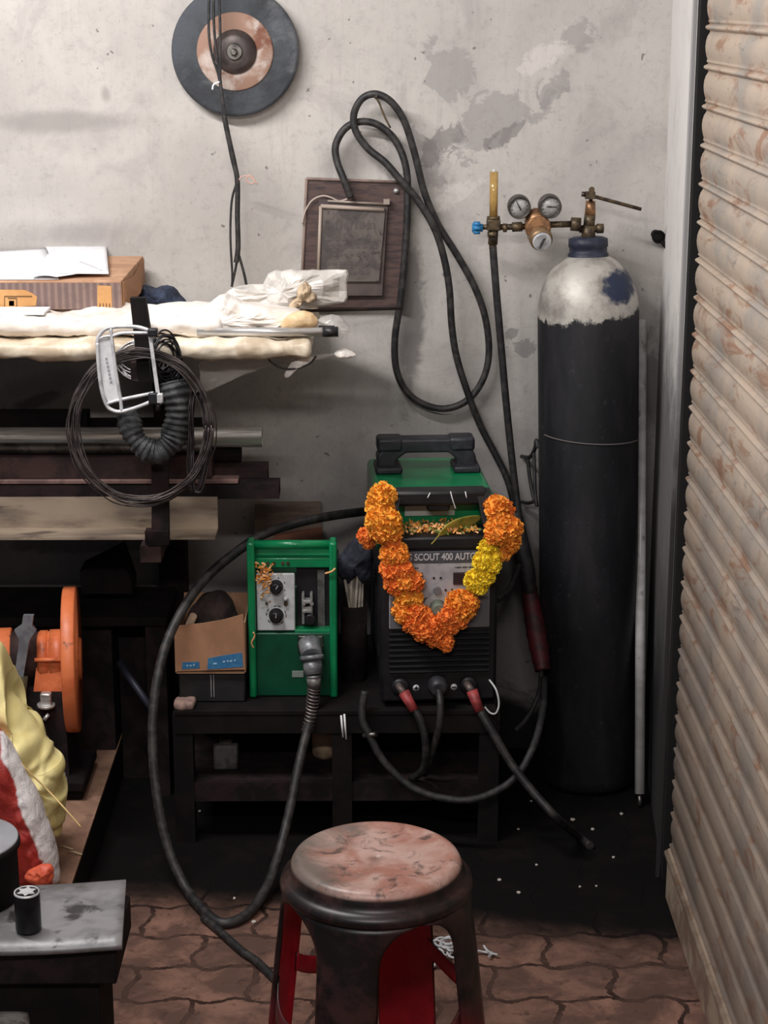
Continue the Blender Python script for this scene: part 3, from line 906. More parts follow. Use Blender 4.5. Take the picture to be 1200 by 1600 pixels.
# outputs
for x, lab in ((-.085, 1), (.066, 0)):
    mb = MB(); mb.lathe((x, 0, .052), (0, -1, 0), [(0, .02), (.01, .02), (.013, .016), (.013, .008)], 24); sk = mb.build('output_socket', M['black'], weld, False)
    mb = MB(); mb.cyl((x - .006, -.01, .058), (x + .005, -.032, .046), .008, n=14); mb.build('brass_plug', mat('dirty_plug', S(110, 96, 92), S(70, 60, 60), 40, rough=.5, metal=.4), sk, False)
mb = MB(); mb.lathe((-.003, 0, .055), (0, -1, 0), [(0, .022), (.016, .022), (.02, .019), (.036, .018), (.038, .012)], 24); mb.build('control_connector', mat('connector_grey', S(64, 66, 70), S(46, 46, 50), 30, rough=.45, metal=.3), weld, False)
for x, plus in ((-.05, 1), (.034, 0)):
    mb = MB(); mb.lathe((x, .001, .046), (0, -1, 0), [(.0, .0072), (.0018, .0072), (.0018, .0001)], 20); mk = mb.build('polarity_mark', mat('mark_white', S(200, 200, 204), rough=.5), weld, False)
    mb = MB(); mb.box((x, -.0022, .046), (.010, .001, .0024))
    if plus: mb.box((x, -.0022, .046), (.0024, .001, .010))
    mb.build('polarity_sign', M['black'], mk, False)
wm = root_matrix(weld)
W = lambda x, y, z: wm @ Vector((x, y, z))

# leads plugged into the machine
a = W(-.08, -.032, .048)
t = thing('welding_lead', 'short welding lead with a red sleeve at the plus socket of the machine', 'welding lead', W(-.05, -.05, -.2))
MB().cyl(W(-.08, -.03, .048), W(-.058, -.05, .012), .0125, .010, n=16).build('red_sleeve', M['red'], t)
MB().tube([W(-.062, -.045, .02), W(-.045, -.056, -.01), W(-.034, -.06, -.06), W(-.036, -.04, -.13), W(-.06, .0, -.17)] , .0085, 10).build('cable_run', M['cable'], t)
t = thing('welding_lead', 'thick welding lead from the minus socket running down onto the dark floor at right', 'welding lead', atz(905, 1310, 0))
MB().cyl(W(.07, -.03, .048), W(.086, -.048, .006), .0125, .011, n=16).build('red_sleeve', M['red'], t)
MB().tube([W(.082, -.044, .014), at(770, 1145, 3.79), at(800, 1195, 3.77), at(835, 1240, 3.74), at(872, 1280, 3.715), atz(905, 1308, .012), atz(922, 1322, .010)], .0095, 10).build('cable_run', M['cable'], t)
tag(MB().tube([W(-.003, -.036, .052), W(-.002, -.06, .03), W(-.004, -.062, -.02), W(-.02, -.04, -.1), W(-.03, .0, -.16)], .008, 10).build('control_cable', M['cable']), 'dark cable hanging from the middle connector of the welding machine', 'cable')
tag(MB().tube([W(.112, -.004, .062), W(.124, -.03, .048), W(.13, -.036, .018), W(.124, -.036, -.004), W(.112, -.03, -.006), W(.1, -.022, .006)], .0022, 8).build('white_wire', M['white']), 'thin white wire hooked out near the minus socket of the machine', 'wire')
tag(MB().tube([at(570, 1080, 3.82), at(566, 1120, 3.81), at(578, 1150, 3.8), at(600, 1190, 3.79), at(640, 1228, 3.78), at(690, 1247, 3.77), at(745, 1248, 3.77), at(800, 1220, 3.8), at(832, 1170, 3.85), at(848, 1110, 3.95), at(850, 1060, 4.06)], .0085, 10).build('power_cable', M['rubber']),
    'black cable drooping in a wide loop below the welding machine', 'cable')
tag(MB().cyl(at(568, 1150, 3.805), at(588, 1147, 3.79), .006, n=10).build('cable_tie', M['steeldull']), 'pale tie around the drooping cable left of the machine', 'cable tie')
tag(MB().tube([at(776, 938, 4.06), at(795, 922, 4.12), at(810, 890, 4.2), at(816, 860, 4.27)], .0075, 8).build('supply_cable', M['rubber']), 'short black cable from the back of the welding machine to the hose', 'cable')

# ------------------------------------------------------------------ marigold garland
def marigold(seed, m):
    bm = bmesh.new(); q = random.Random(seed)
    N = 190
    for i in range(N):
        zc = 1 - 2 * (i + .5) / N; ph = i * 2.39996 + q.uniform(-.3, .3)
        rr = math.sqrt(max(0, 1 - zc * zc))
        d = Vector((rr * math.cos(ph), rr * math.sin(ph), zc * .86))
        d = (d + Vector((q.uniform(-.18, .18), q.uniform(-.18, .18), q.uniform(-.18, .18)))).normalized()
        u = d.orthogonal().normalized(); u.rotate(Matrix.Rotation(q.uniform(0, 6.28), 3, d)); v_ = d.cross(u)
        L = q.uniform(.88, 1.1); wd = q.uniform(.13, .22); base = d * .45
        row = []
        for k_, (s_, w_) in enumerate(((0, .4), (.6, .85), (.88, 1.1), (1.0, .9))):
            p = d * (.55 + (L - .55) * s_) + v_ * (.16 * s_ * s_ * q.uniform(.5, 1.4))
            row.append([bm.verts.new(p + u * wd * w_ * x + v_ * (.05 * (1 - abs(x)) * (1 if k_ < 3 else -1)) + d * (.05 * q.uniform(-1, 1) if k_ == 3 else 0)) for x in (-1, 0, 1)])
        for a_, b_ in zip(row, row[1:]):
            for j in range(2):
                fc = bm.faces.new([a_[j], a_[j + 1], b_[j + 1], b_[j]]); fc.smooth = True
    bmesh.ops.create_icosphere(bm, subdivisions=2, radius=.78)
    me = bpy.data.meshes.new('marigold'); bm.to_mesh(me); bm.free(); me.materials.append(m)
    return me


mo = mat('marigold_orange', S(255, 168, 62), S(255, 150, 48), 60, rough=.85, sub=.45)
ma = mat('marigold_amber', S(255, 180, 62), S(255, 164, 52), 60, rough=.85, sub=.45)
md = mat('marigold_deep_orange', S(255, 146, 62), S(250, 128, 50), 60, rough=.85, sub=.45)
my = mat('marigold_yellow', S(255, 222, 52), S(252, 208, 40), 60, rough=.85, sub=.45)
FL = {c: [marigold(i + 10 * j, m) for i in range(3)] for j, (c, m) in enumerate((('o', mo), ('a', ma), ('d', md), ('y', my)))}
gar = thing('marigold_garland', 'orange and yellow marigold garland draped in a V over the welding machine', 'garland', at(697, 1010, 3.81))
fl = [(598, 772, 19, 'a'), (588, 776, 14, 'a'), (606, 775, 14, 'a'), (592, 793, 20, 'a'), (603, 797, 15, 'a'), (590, 813, 19, 'a'), (608, 815, 20, 'a'), (596, 829, 19, 'o'), (610, 831, 19, 'o'), (612, 848, 15, 'd'),
      (610, 866, 17, 'o'), (622, 866, 18, 'o'), (613, 889, 19, 'd'), (628, 890, 18, 'd'), (622, 910, 21, 'd'), (643, 910, 19, 'd'), (632, 908, 18, 'o'), (634, 932, 17, 'a'), (648, 934, 13, 'a'), (632, 954, 20, 'o'), (648, 956, 18, 'd'),
      (648, 973, 20, 'd'), (660, 962, 16, 'd'), (664, 984, 20, 'd'), (678, 974, 16, 'd'), (680, 992, 19, 'd'), (692, 980, 17, 'd'), (695, 1001, 15, 'd'), (698, 1012, 8, 'd'),
      (776, 793, 19, 'o'), (788, 797, 16, 'd'), (781, 815, 19, 'o'), (776, 832, 20, 'o'), (796, 826, 20, 'o'), (787, 838, 19, 'o'), (795, 845, 19, 'o'), (786, 862, 15, 'o'), (792, 855, 15, 'd'),
      (762, 856, 15, 'y'), (773, 868, 13, 'y'), (754, 878, 16, 'y'), (768, 884, 15, 'y'), (742, 906, 17, 'y'), (757, 900, 17, 'y'), (748, 914, 15, 'y'), (714, 940, 19, 'o'), (730, 941, 19, 'o'), (722, 952, 20, 'o'),
      (703, 960, 17, 'd'), (716, 966, 17, 'd'), (694, 968, 16, 'd'), (705, 976, 15, 'd'), (572, 837, 14, 'd'), (576, 848, 10, 'd')]
q = random.Random(5); inv = root_matrix(gar).inverted()
for x, y, r_, c_ in fl:
    Y = 3.83 - .012 * q.random()
    if y < 800: Y = 3.845
    if x > 765 and y > 780 and x > 778: Y += .012
    if x < 580: Y = 3.9
    me = FL[c_][q.randrange(3)]
    o = bpy.data.objects.new('marigold', me); COL.objects.link(o); o.parent = gar
    o.location = inv @ at(x, y, Y); s_ = r_ * ppm(x, y, Y) * 1.04
    o.scale = (s_, s_, s_); o.rotation_euler = (q.uniform(0, 6), q.uniform(0, 6), q.uniform(0, 6))
mb = MB(); mb.tube([at(600, 772, 3.86), at(640, 768, 3.905), at(700, 766, 3.91), at(752, 768, 3.905), at(778, 790, 3.85)], .0012, 6)
mb.tube([at(704, 768, 3.86), at(707, 780, 3.855), at(712, 795, 3.86)], .0012, 5); mb.tube([at(672, 770, 3.86), at(668, 778, 3.855)], .0012, 5); mb.tube([at(727, 768, 3.86), at(729, 778, 3.855)], .0012, 5)
mb.build('thread', M['paper'], gar)

# leaf and petals on the ledge
lz = BZ + WH - .068
mb = MB()
lp = [W(*p_) for p_ in ((-.02, -.012, WH - .082), (.01, .006, WH - .06), (.05, .03, WH - .048), (.095, .05, WH - .04))]
pts = catmull(lp, 5); nn = len(pts)
rows = []
for i, p_ in enumerate(pts):
    u = i / (nn - 1); wd = .002 + .024 * math.sin(PI * min(1, max(0, (u - .18) / .82))) ** .8 if u > .18 else .0016
    up = Vector((-.2, -.55, .8)).normalized()
    rows.append([mb.v(p_ + up * wd * s_ + Vector((0, 0, -.004 * abs(s_))) * (wd / .02)) for s_ in (-1, -.5, 0, .5, 1)])
for a_, b_ in zip(rows, rows[1:]):
    for j in range(4): mb.f([a_[j], a_[j + 1], b_[j + 1], b_[j]], True)
lf = mb.build('betel_leaf', mat('leaf_green', S(196, 180, 84), S(104, 128, 52), 16, rough=.5))
sm = lf.modifiers.new('s', 'SOLIDIFY'); sm.thickness = .001
tag(lf, 'yellow green leaf lying on the ledge of the welding machine', 'leaf')


def petals(spots, cols, n, seed):
    mb = MB(); q = random.Random(seed)
    for i in range(n):
        p = spots(q); d = Vector((q.uniform(-1, 1), q.uniform(-1, 1), q.uniform(-.2, .8))).normalized()
        s_ = d.orthogonal().normalized(); L = q.uniform(.006, .014); wd = q.uniform(.0016, .003)
        mb.slot = q.randrange(cols)
        a_ = [mb.v(p + s_ * wd * k_ + Vector((0, 0, .001))) for k_ in (-1, 1)]; b_ = [mb.v(p + d * L * .5 + s_ * wd * k_ + Vector((0, 0, .003))) for k_ in (1, -1)]; c_ = mb.v(p + d * L + Vector((0, 0, .001)))
        mb.f(a_ + b_); mb.f([b_[1], b_[0], c_])
    return mb


mp1 = mat('petal_peach', S(236, 178, 122), rough=.8); mp2 = mat('petal_orange', S(226, 148, 64), rough=.8); mp3 = mat('petal_green', S(122, 132, 62), rough=.8)
o = petals(lambda q: W(q.uniform(-.085, .085), q.uniform(-.002, .09), WH - .0655 + q.random() * .008), 3, 330, 2).build('flower_petals', [mp1, mp2, mp3])
tag(o, 'scattered peach and orange petals on the ledge under the front handle', 'petals', None, 'stuff')

# ================================================================== WIRE FEEDER (green box)
FY = 3.9
fx0, fx1 = at(388, 1000, FY).x, at(527, 1000, FY).x
FW = fx1 - fx0; FH = 1.83 - FY * math.tan(R(16.37)) - BZ
fl_ = Vector(((fx0 + fx1) / 2, FY, BZ))
feed = thing('wire_feeder', 'green metal wire feeder box with two black knobs on a white plate', 'wire feeder', fl_)
fm = root_matrix(feed); FD = .34
def fz(py, y=0): return at(450, py, FY + y).z - BZ
def fxx(px, py): return at(px, py, FY).x - fl_.x
h = FW / 2
mb = MB(); mb.box2((-h + .002, .05, .004), (h - .002, FD, FH - .115), .003); mb.build('casing', M['greendark'], feed, False)
mb = MB(); mb.box2((-h + .004, .012, .002), (h - .004, .06, fz(992)), .003); mb.build('lower_front', M['greendark'], feed, False)
for s_, nm in ((-1, 'l'), (1, 'r')):
    mb = MB(); w_ = .017
    x0 = -h if s_ < 0 else h - w_
    mb.box2((x0, 0, .002), (x0 + w_, .05, FH), .005)
    mb.build('corner_post', M['green'], feed, False)
mb = MB(); mb.tube([(-h + .008, .022, FH - .010), (h - .008, .022, FH - .010)], .010, 14, smoothpath=False); mb.build('carry_bar', M['green'], feed, False)
mb = MB(); mb.box2((-h + .015, .03, fz(894)), (h - .015, .07, fz(878)), .003); mb.box2((-h + .014, .06, fz(894)), (h - .014, .1, fz(866)), .003)
pn = mb.build('top_rail', M['green'], feed, False)
mb = MB()
for px in (417, 427, 441, 449): mb.cyl((fxx(px, 886), .03, fz(886)), (fxx(px, 886), .0265, fz(886)), .004, n=10)
mb.build('rail_screws', M['bronze'], pn, False)
mb = MB(); mb.box2((-h + .015, .03, fz(994)), (h - .015, .04, fz(990)), .001); mb.box2((fxx(460, 990), .015, fz(994)), (h - .012, .045, fz(988)), .001); mb.build('sill', M['green'], feed, False)
# white control plate
mb = MB(); mb.box2((fxx(401, 990), .018, fz(990)), (fxx(461, 990), .026, fz(900)), .003)
pl = mb.build('control_plate', mat('plate_white', S(204, 208, 210), S(188, 190, 192), 30, rough=.45, c3=S(150, 140, 126), s3=40, lo3=.64, hi3=.72), feed, False)
for i, (px, py, rr_) in enumerate(((431, 920, .0155), (431, 965, .0165))):
    x, z = fxx(px, py), fz(py)
    mb = MB(); mb.lathe((x, .018, z), (0, -1, 0), [(0, rr_), (.003, rr_), (.006, rr_ * .86), (.02, rr_ * .76), (.022, rr_ * .6)], 28)
    for q_ in range(14):
        a = q_ * 2 * PI / 14; mb.cyl((x + math.cos(a) * rr_ * .82, .014, z + math.sin(a) * rr_ * .82), (x + math.cos(a) * rr_ * .74, -.002, z + math.sin(a) * rr_ * .74), .0018, n=6)
    kn = mb.build('control_knob', M['black'], feed, False)
    mb = MB(); a = R((30, 5)[i]); mb.box((x + math.sin(a) * .005, -.0045, z + math.cos(a) * .005), (.0016, .001, .009), Euler((0, a, 0))); mb.build('pointer', M['white'], kn, False)
    mb = MB()
    for q_ in range(12):
        a0 = R(-140 + q_ * 25); rr2 = rr_ * 1.32
        if q_ % (2 + i) == 1: continue
        ps = [(x + math.sin(a0 + k_ * .05) * rr2, .0172, z + math.cos(a0 + k_ * .05) * rr2) for k_ in range(4 + i * 3)]
        mb.tube(ps, .0011, 4, smoothpath=False)
    mb.build('scale_ring', M['black'], pl, False)
mb = MB(); mb.sphere((fxx(446, 938), .012, fz(938)), .006, 12, 8); mb.build('white_button', M['white'], feed, False)
mb = MB(); mb.cyl((fxx(446, 946), .018, fz(946)), (fxx(446, 946), .010, fz(946)), .0045, n=12); mb.cyl((fxx(416, 946), .018, fz(946)), (fxx(416, 946), .012, fz(946)), .003, n=10); mb.build('toggle', M['bronze'], feed, False)
# recess and clear window part at right
mb = MB(); mb.box2((fxx(463, 990), .046, fz(990)), (h - .016, .0505, fz(894))); mb.build('dark_recess', M['black'], feed, False)
mb = MB(); mb.box2((fxx(496, 990), .04, fz(988)), (fxx(507, 990), .046, fz(900))); mb.build('grey_strip', mat('strip', S(92, 90, 90), S(66, 64, 64), 40, rough=.6), feed, False)
clear = mat('clear_plastic', S(214, 214, 212), rough=.18, trans=.7)
mb = MB()
for x in (fxx(473, 950), fxx(486, 950)): mb.box((x, .034, fz(957)), (.006, .022, .072), None, .002)
for py in (945, 960): mb.box((fxx(479, py), .03, fz(py)), (.022, .022, .008), None, .002)
cp = mb.build('clear_bracket', clear, feed, False)
mb = MB(); mb.cyl((fxx(474, 948), .018, fz(948)), (fxx(474, 948), .024, fz(948)), .004, n=10); mb.cyl((fxx(487, 948), .018, fz(948)), (fxx(487, 948), .024, fz(948)), .004, n=10); mb.box((fxx(480, 956), .026, fz(956)), (.018, .008, .006)); mb.build('bright_screw', M['steel'], cp, False)
mb = MB(); mb.lathe((fxx(484, 973), .04, fz(973)), (0, -1, 0), [(0, .013), (.02, .013), (.022, .01)], 20); mb.build('feed_roller', M['black'], feed, False)
# sockets, rating label
MB().box2((fxx(456, 1056), .0105, fz(1061)), (fxx(474, 1056), .0125, fz(1051)), .0005).build('rating_label', mat('label_pale', S(128, 138, 130), rough=.6), feed, False)
mb = MB(); x, z = fxx(485, 1008), fz(1008)
mb.box((x, .008, z), (.056, .01, .04), None, .003)
for s_ in (-1, 1): mb.cyl((x + s_ * .024, .006, z), (x + s_ * .024, -.002, z), .0055, n=10)
mb.build('socket_flange', M['steeldull'], feed, False)
# shreds of petal on the plate
o = petals(lambda q: fm @ Vector((fxx(q.gauss(411, 6), 915), .016 - q.random() * .006, fz(q.gauss(908, 13)))), 2, 90, 4).build('flower_petals', [mp1, mp2])
tag(o, 'peach flower shreds stuck around the upper knob of the green box', 'petals', None, 'stuff')
tag(MB().tube([at(396, 1012, 3.9), at(393, 1004, 3.898), at(398, 994, 3.898), at(396, 988, 3.895)], .002, 5).build('flower_shred', mp1), 'single pale shred hanging at the left edge of the green box', 'petals')
tag(MB().tube([at(508, 896, 3.895), at(518, 893, 3.892), at(524, 888, 3.895)], .0025, 5).build('flower_shred', mp1), 'pale shred caught on the right post of the green box', 'petals')

# torch cable with connector
t = thing('torch_cable', 'black torch cable plugged into the green box, looping down over the floor and back up', 'cable', atz(345, 1443, 0))
c0 = at(484, 1004, 3.895); c1 = at(487, 1024, 3.865); c2 = at(490, 1054, 3.85); c3 = at(491, 1076, 3.845)
mb = MB(); d = (c2 - c0).normalized()
mb.cyl(c0, c1, .026, .0235, 28); mb.cyl(c1, c1 + (c2 - c1) * .25, .0265, .0265, 28); mb.cyl(c1 + (c2 - c1) * .25, c2, .0215, .0205, 28); mb.cyl(c2, c2 + (c3 - c2) * .2, .017, .017, 24)
mb.build('connector', mat('connector_body', S(150, 152, 156), S(104, 106, 110), 20, rough=.42, metal=.3), t)
MB().cyl(c2, c3, .0165, .0145, 24).build('connector_nut', mat('nut_grey', S(150, 146, 144), S(110, 106, 106), 30, rough=.45, metal=.4), t)
sp = path([(491, 1074, 3.845), (489, 1095, 3.84), (486, 1118, 3.835), (480, 1142, 3.83)]); sp = catmull(sp, 40)
mb = MB(); hel = []
for i, p in enumerate(sp):
    u = i / (len(sp) - 1); a = u * 2 * PI * 13
    hel.append(p + Vector((math.cos(a), math.sin(a) * .95, -.1 * math.cos(a))) * (.0145 - .003 * u))
mb.tube(hel, .0022, 5, smoothpath=False); mb.build('spring', mat('spring_steel', S(150, 140, 138), S(104, 94, 92), 30, rough=.4, metal=.7), t)
tc = [(491, 1070, 3.845), (489, 1095, 3.84), (486, 1118, 3.835), (479, 1145, 3.82), (468, 1190, 3.78), (458, 1240, 3.74), (447, 1290, 3.70), (434, 1340, 3.64), (416, 1388, 3.56)]
pts = path(tc) + [atz(390, 1425, .014), atz(362, 1441, .011), atz(340, 1440, .011), atz(315, 1420, .013)] + path([(292, 1390, 3.565), (272, 1350, 3.60), (256, 1300, 3.63), (245, 1240, 3.66), (239, 1180, 3.69), (239, 1120, 3.72), (246, 1060, 3.755), (262, 1000, 3.80), (290, 945, 3.86), (322, 903, 3.92), (362, 868, 3.97), (410, 836, 4.03), (465, 817, 4.09), (525, 805, 4.16), (590, 797, 4.3)])
MB().tube(pts, .0108, 12, 6).build('cable_run', M['cable'], t)
tag(MB().tube([atz(318, 1434, .009), atz(335, 1448, .009), atz(352, 1463, .009), atz(378, 1486, .009), atz(402, 1503, .009), atz(440, 1540, .009)], .0085, 10).build('floor_cable', M['cable']),
    'black cable end lying on the paving and running under the stool', 'cable')

# ------------------------------------------------------------------ carton, dark case and bits left of the feeder
cx0, cx1 = at(280, 1075, 3.88).x, at(386, 1075, 3.88).x
case_top = at(330, 1050, 3.88).z
mb = MB(); mb.box2((cx0, 3.88, BZ), (cx1 - .004, 4.12, case_top - .002), .004)
t = thing('tool_case', 'black case on the bench under the torn carton', 'case', ((cx0 + cx1) / 2, 4.0, BZ))
mb.build('case_body', mat('case_black', S(20, 20, 24), S(32, 30, 34), 20, rough=.6), t)
mb = MB(); x = at(332, 1070, 3.88).x
for dx in (-.003, .003): mb.box((x + dx, 3.879, (BZ + case_top) / 2 + .004), (.0012, .003, case_top - BZ - .02))
mb.build('clasp', M['alu'], t)
bx0, bx1 = at(274, 1045, 3.87).x, at(384, 1045, 3.87).x
bz0 = case_top; zt = at(330, 978, 3.86).z
t = thing('cardboard_box', 'torn open brown carton with a blue printed band beside the green box', 'carton', ((bx0 + bx1) / 2, 3.97, bz0))
mb = MB(); th = .003
mb.box2((bx0, 3.87, bz0), (bx1, 4.1, bz0 + th)); mb.box2((bx0, 3.87, bz0), (bx0 + th, 4.1, zt - .01)); mb.box2((bx1 - th, 3.87, bz0), (bx1, 4.1, zt)); mb.box2((bx0, 4.097, bz0), (bx1, 4.1, zt))
mb.build('carton_body', M['card'], t)
mb = MB()
q_ = [(275, 1049), (383, 1046), (380, 960), (352, 968), (318, 974), (272, 979), (273, 1010)]
mb.prism([at(x, y, 3.866) for x, y in q_], (0, .004, 0)); fp = mb.build('front_flap', mat('flap_card', S(168, 124, 94), S(150, 110, 84), 9, rough=.85), t)
mb = MB(); mb.prism([at(x, y, 3.865) for x, y in ((284, 1046), (312, 1044), (311, 1034), (285, 1035))], (0, .002, 0)); mb.prism([at(x, y, 3.865) for x, y in ((324, 1046), (380, 1042), (378, 1020), (350, 1024), (325, 1029))], (0, .002, 0))
mb.build('blue_print', mat('print_blue', S(44, 104, 152), S(60, 120, 160), 60, rough=.6), fp)
mb = MB()
for j, (x, y, ww) in enumerate(((293, 1040, 3), (298, 1040, 3), (303, 1039, 3), (350, 1034, 4), (356, 1033, 3), (361, 1033, 4), (367, 1032, 3), (336, 1037, 6))):
    p = at(x, y, 3.8646); mb.box(p, (ww * .0013, .001, .0035))
mb.build('print_marks', mat('print_pale', S(150, 190, 208), rough=.6), fp)
tag(MB().pillow([at(x, y, 3.98) for x, y in ((284, 1000), (292, 962), (310, 938), (330, 924), (352, 926), (366, 948), (376, 975), (378, 1004), (330, 1015))], .05, .05, .008, 22, seed=2).build('rag', mat('brown_black_rag', S(44, 34, 32), S(66, 52, 48), 30, rough=.95)),
    'dark brown rag bundled in the torn carton', 'rag')
tag(MB().cyl(at(290, 990, 3.93), at(302, 962, 3.9), .009, .0085, 14).build('electrode_stub', mat('cream_stub', S(206, 178, 152), rough=.8)), 'cream rod stub sticking out of the torn carton', 'rod')

# electrode tin with sticks and a black glove on top
ex, ey = at(553, 1000, 4.02).x, 4.03
t = thing('electrode_holder', 'dark tin holding pale welding rods between the two machines', 'tin', (ex, ey, BZ))
etop = at(553, 950, 4.0).z
mb = MB(); mb.lathe((ex, ey, BZ), (0, 0, 1), [(0, .029), (etop - BZ, .031), (etop - BZ, .028), (.01, .026), (.01, .001)], 28); mb.build('tin', M['rustdark'], t)
q = random.Random(8); ms = mat('rod_flux', S(176, 166, 152), S(136, 126, 116), 40, rough=.8)
e0 = None
for i in range(9):
    a = i * .7; b0 = Vector((ex + .017 * math.cos(a), ey + .017 * math.sin(a), BZ + .012)); tp = Vector((ex - .021 + i * .0052, ey - .012 + .012 * (i % 3), etop + q.uniform(.065, .085)))
    mb = MB().cyl(b0, tp, .0032, n=8)
    tag(mb.build('welding_rod', ms), 'pale welding rod standing in the dark tin between the machines', 'welding rod', 'welding rods in the tin')
gp = [at(x, y, 4.03) for x, y in ((530, 896), (528, 876), (536, 860), (548, 846), (562, 838), (576, 848), (582, 872), (578, 900), (566, 908), (556, 898), (546, 910), (536, 906))]
tag(MB().pillow(gp, .03, .03, .008, 26, seed=5).build('work_glove', mat('glove_navy', S(26, 28, 40), S(52, 54, 66), 30, rough=.9)), 'crumpled dark work glove on top of the welding rods', 'glove')
for i, (a_, b_) in enumerate((((533, 1118), (536, 1152)), ((538, 1116), (541, 1155)))):
    tag(MB().cyl(at(*a_, 3.815), at(*b_, 3.815), .0022, n=8).build('wire_offcut', M['paper']), 'short bright white wire hanging in front of the bench leg', 'wire', 'white wire ends at the bench')

# ================================================================== BAR RACK on the left
RX = -.475
t = thing('bar_rack', 'dark steel bar rack with a wall column and upturned arms', 'rack', (RX, 4.33, 0))
mb = MB(); xa, xb = at(248, 870, 4.33).x, at(291, 870, 4.33).x
mb.box2((xa, 4.32, 0), (xb, YW - .001, 1.1), .003); mb.build('column', M['rustdark'], t)
for zt_, yf, zu, dxs in ((1.108, 3.775, 1.246, (.0, -.022)), (.70, 3.82, .96, (.012, -.005))):
    mb = MB(); mb.box2((RX - .022, yf, zt_ - .035), (RX + .022, 4.33, zt_)); mb.build('arm', M['rust'], t)
pu = [at(203, 466, 3.765), at(227, 466, 3.765), at(246, 596, 3.765), at(216, 596, 3.765)]
mb = MB(); mb.prism(pu, (0, .022, 0)); o = mb.build('upright', M['near_black'], t)
pu = [at(236, 690, 3.815), at(262, 690, 3.815), at(264, 842, 3.815), at(237, 842, 3.815)]
mb = MB(); mb.prism(pu, (0, .022, 0)); mb.box(at(246, 838, 3.82), (.05, .03, .03)); mb.build('upright', M['rustdark'], t)


def bar(name, pxe, D, z0, z1, m, label, group=None, dy=.05, kind='box', x0=-1.5, hollow=True):
    """a long bar along the wall; its right end is at pixel column pxe"""
    xe = at(pxe, 700, D).x
    mb = MB()
    if kind == 'box':
        if hollow:
            w_ = .004
            a = [(xe, D, z0), (xe, D + dy, z0), (xe, D + dy, z1), (xe, D, z1)]
            b = [(xe, D + w_, z0 + w_), (xe, D + dy - w_, z0 + w_), (xe, D + dy - w_, z1 - w_), (xe, D + w_, z1 - w_)]
            mb.prism(a, (x0 - xe, 0, 0), b)
        else:
            mb.box2((x0, D, z0), (xe, D + dy, z1), .002)
    else:
        r_ = (z1 - z0) / 2; c = (z0 + z1) / 2
        n = 28; y_ = Vector((0, 1, 0)); z_ = Vector((0, 0, 1))
        P = lambda x, r: mb.ring(Vector((x, D, c)), y_, z_, r, n)
        mb.skin([P(x0, r_), P(xe, r_), P(xe, r_ * .86), P(x0, r_ * .86), P(x0, r_)], True, False)
    return tag(mb.build(name, m), label, 'pipe' if kind == 'tube' else 'bar', group)


hid = 'square tubes in the heap on the lower arm'
for i, D in enumerate((3.965, 4.03, 4.095, 4.16, 4.225, 4.29)):
    bar('square_tube', 330, D, .70, .765, M['rustdark'], 'dark rusty square tube at the bottom of the heap on the lower rack arm', hid, .06)
bar('square_tube', 435, 3.965, .767, .80, M['rustdark'], 'dark flat tube reaching furthest right in the heap on the lower rack arm', None, .06)
bar('square_tube', 417, 4.03, .767, .822, M['rust'], 'rusty brown square tube just above the furthest reaching one', None, .06)
for i, D in enumerate((4.095, 4.16, 4.225, 4.29)):
    bar('square_tube', 330, D, .767, .815, M['rustdark'], 'dark square tube in the second layer of the heap near the wall', 'square tubes in the second layer', .058)
bar('flat_strip', 371, 3.962, .802, .812, mat('pinkish_flat', S(132, 104, 98), S(104, 80, 78), 20, rough=.6, metal=.2), 'short pale flat strip on top of the furthest reaching dark tube', None, .04, hollow=False)
bar('square_tube', 330, 3.97, .8135, .86, M['rust'], 'rusty square tube at the front of the third layer of the heap', None, .05)
bar('round_tube', 377, 4.075, .824, .862, M['rustdark'], 'dark round tube ending below the bright steel pipe', None, kind='tube')
for D in (4.12, 4.18, 4.245, 4.305):
    bar('square_tube', 320, D, .817, .864, M['rustdark'], 'dark square tube in the third layer of the heap near the wall', 'square tubes in the third layer', .055)
bar('steel_pipe', 410, 4.05, .8645, .91, M['steel'], 'bright bare steel pipe on top of the heap on the lower rack arm', None, kind='tube')
bar('square_tube', 138, 4.16, .866, .918, M['near_black'], 'black square tube on top of the heap behind the bright pipe at far left', None, .05)
bar('round_tube', 330, 4.0, .8615, .886, M['steeldull'], 'thin dull pipe beside the bright steel pipe', None, kind='tube')
# angle iron
xe = at(337, 800, 3.9).x; mb = MB()
mb.box2((-1.5, 3.95, .7005), (xe, 3.956, .775)); mb.box2((-1.5, 3.872, .7005), (xe, 3.95, .7055))
mb.bm.verts.ensure_lookup_table()
tag(mb.build('angle_iron', mat('cream_angle', S(156, 140, 122), S(126, 112, 100), 9, rough=.5, metal=.2, c3=S(84, 72, 68), s3=16, lo3=.54, hi3=.7, stretch=(.5, 2, 2))), 'cream angle iron lying lowest at the front of the lower rack arm', 'angle iron')
tag(MB().cyl((-1.5, 4.3, 1.045), (at(28, 603, 4.3).x, 4.3, 1.045), .006, n=10).build('steel_rod', M['steeldull']), 'thin grey rod end below the shelf at far left', 'rod')

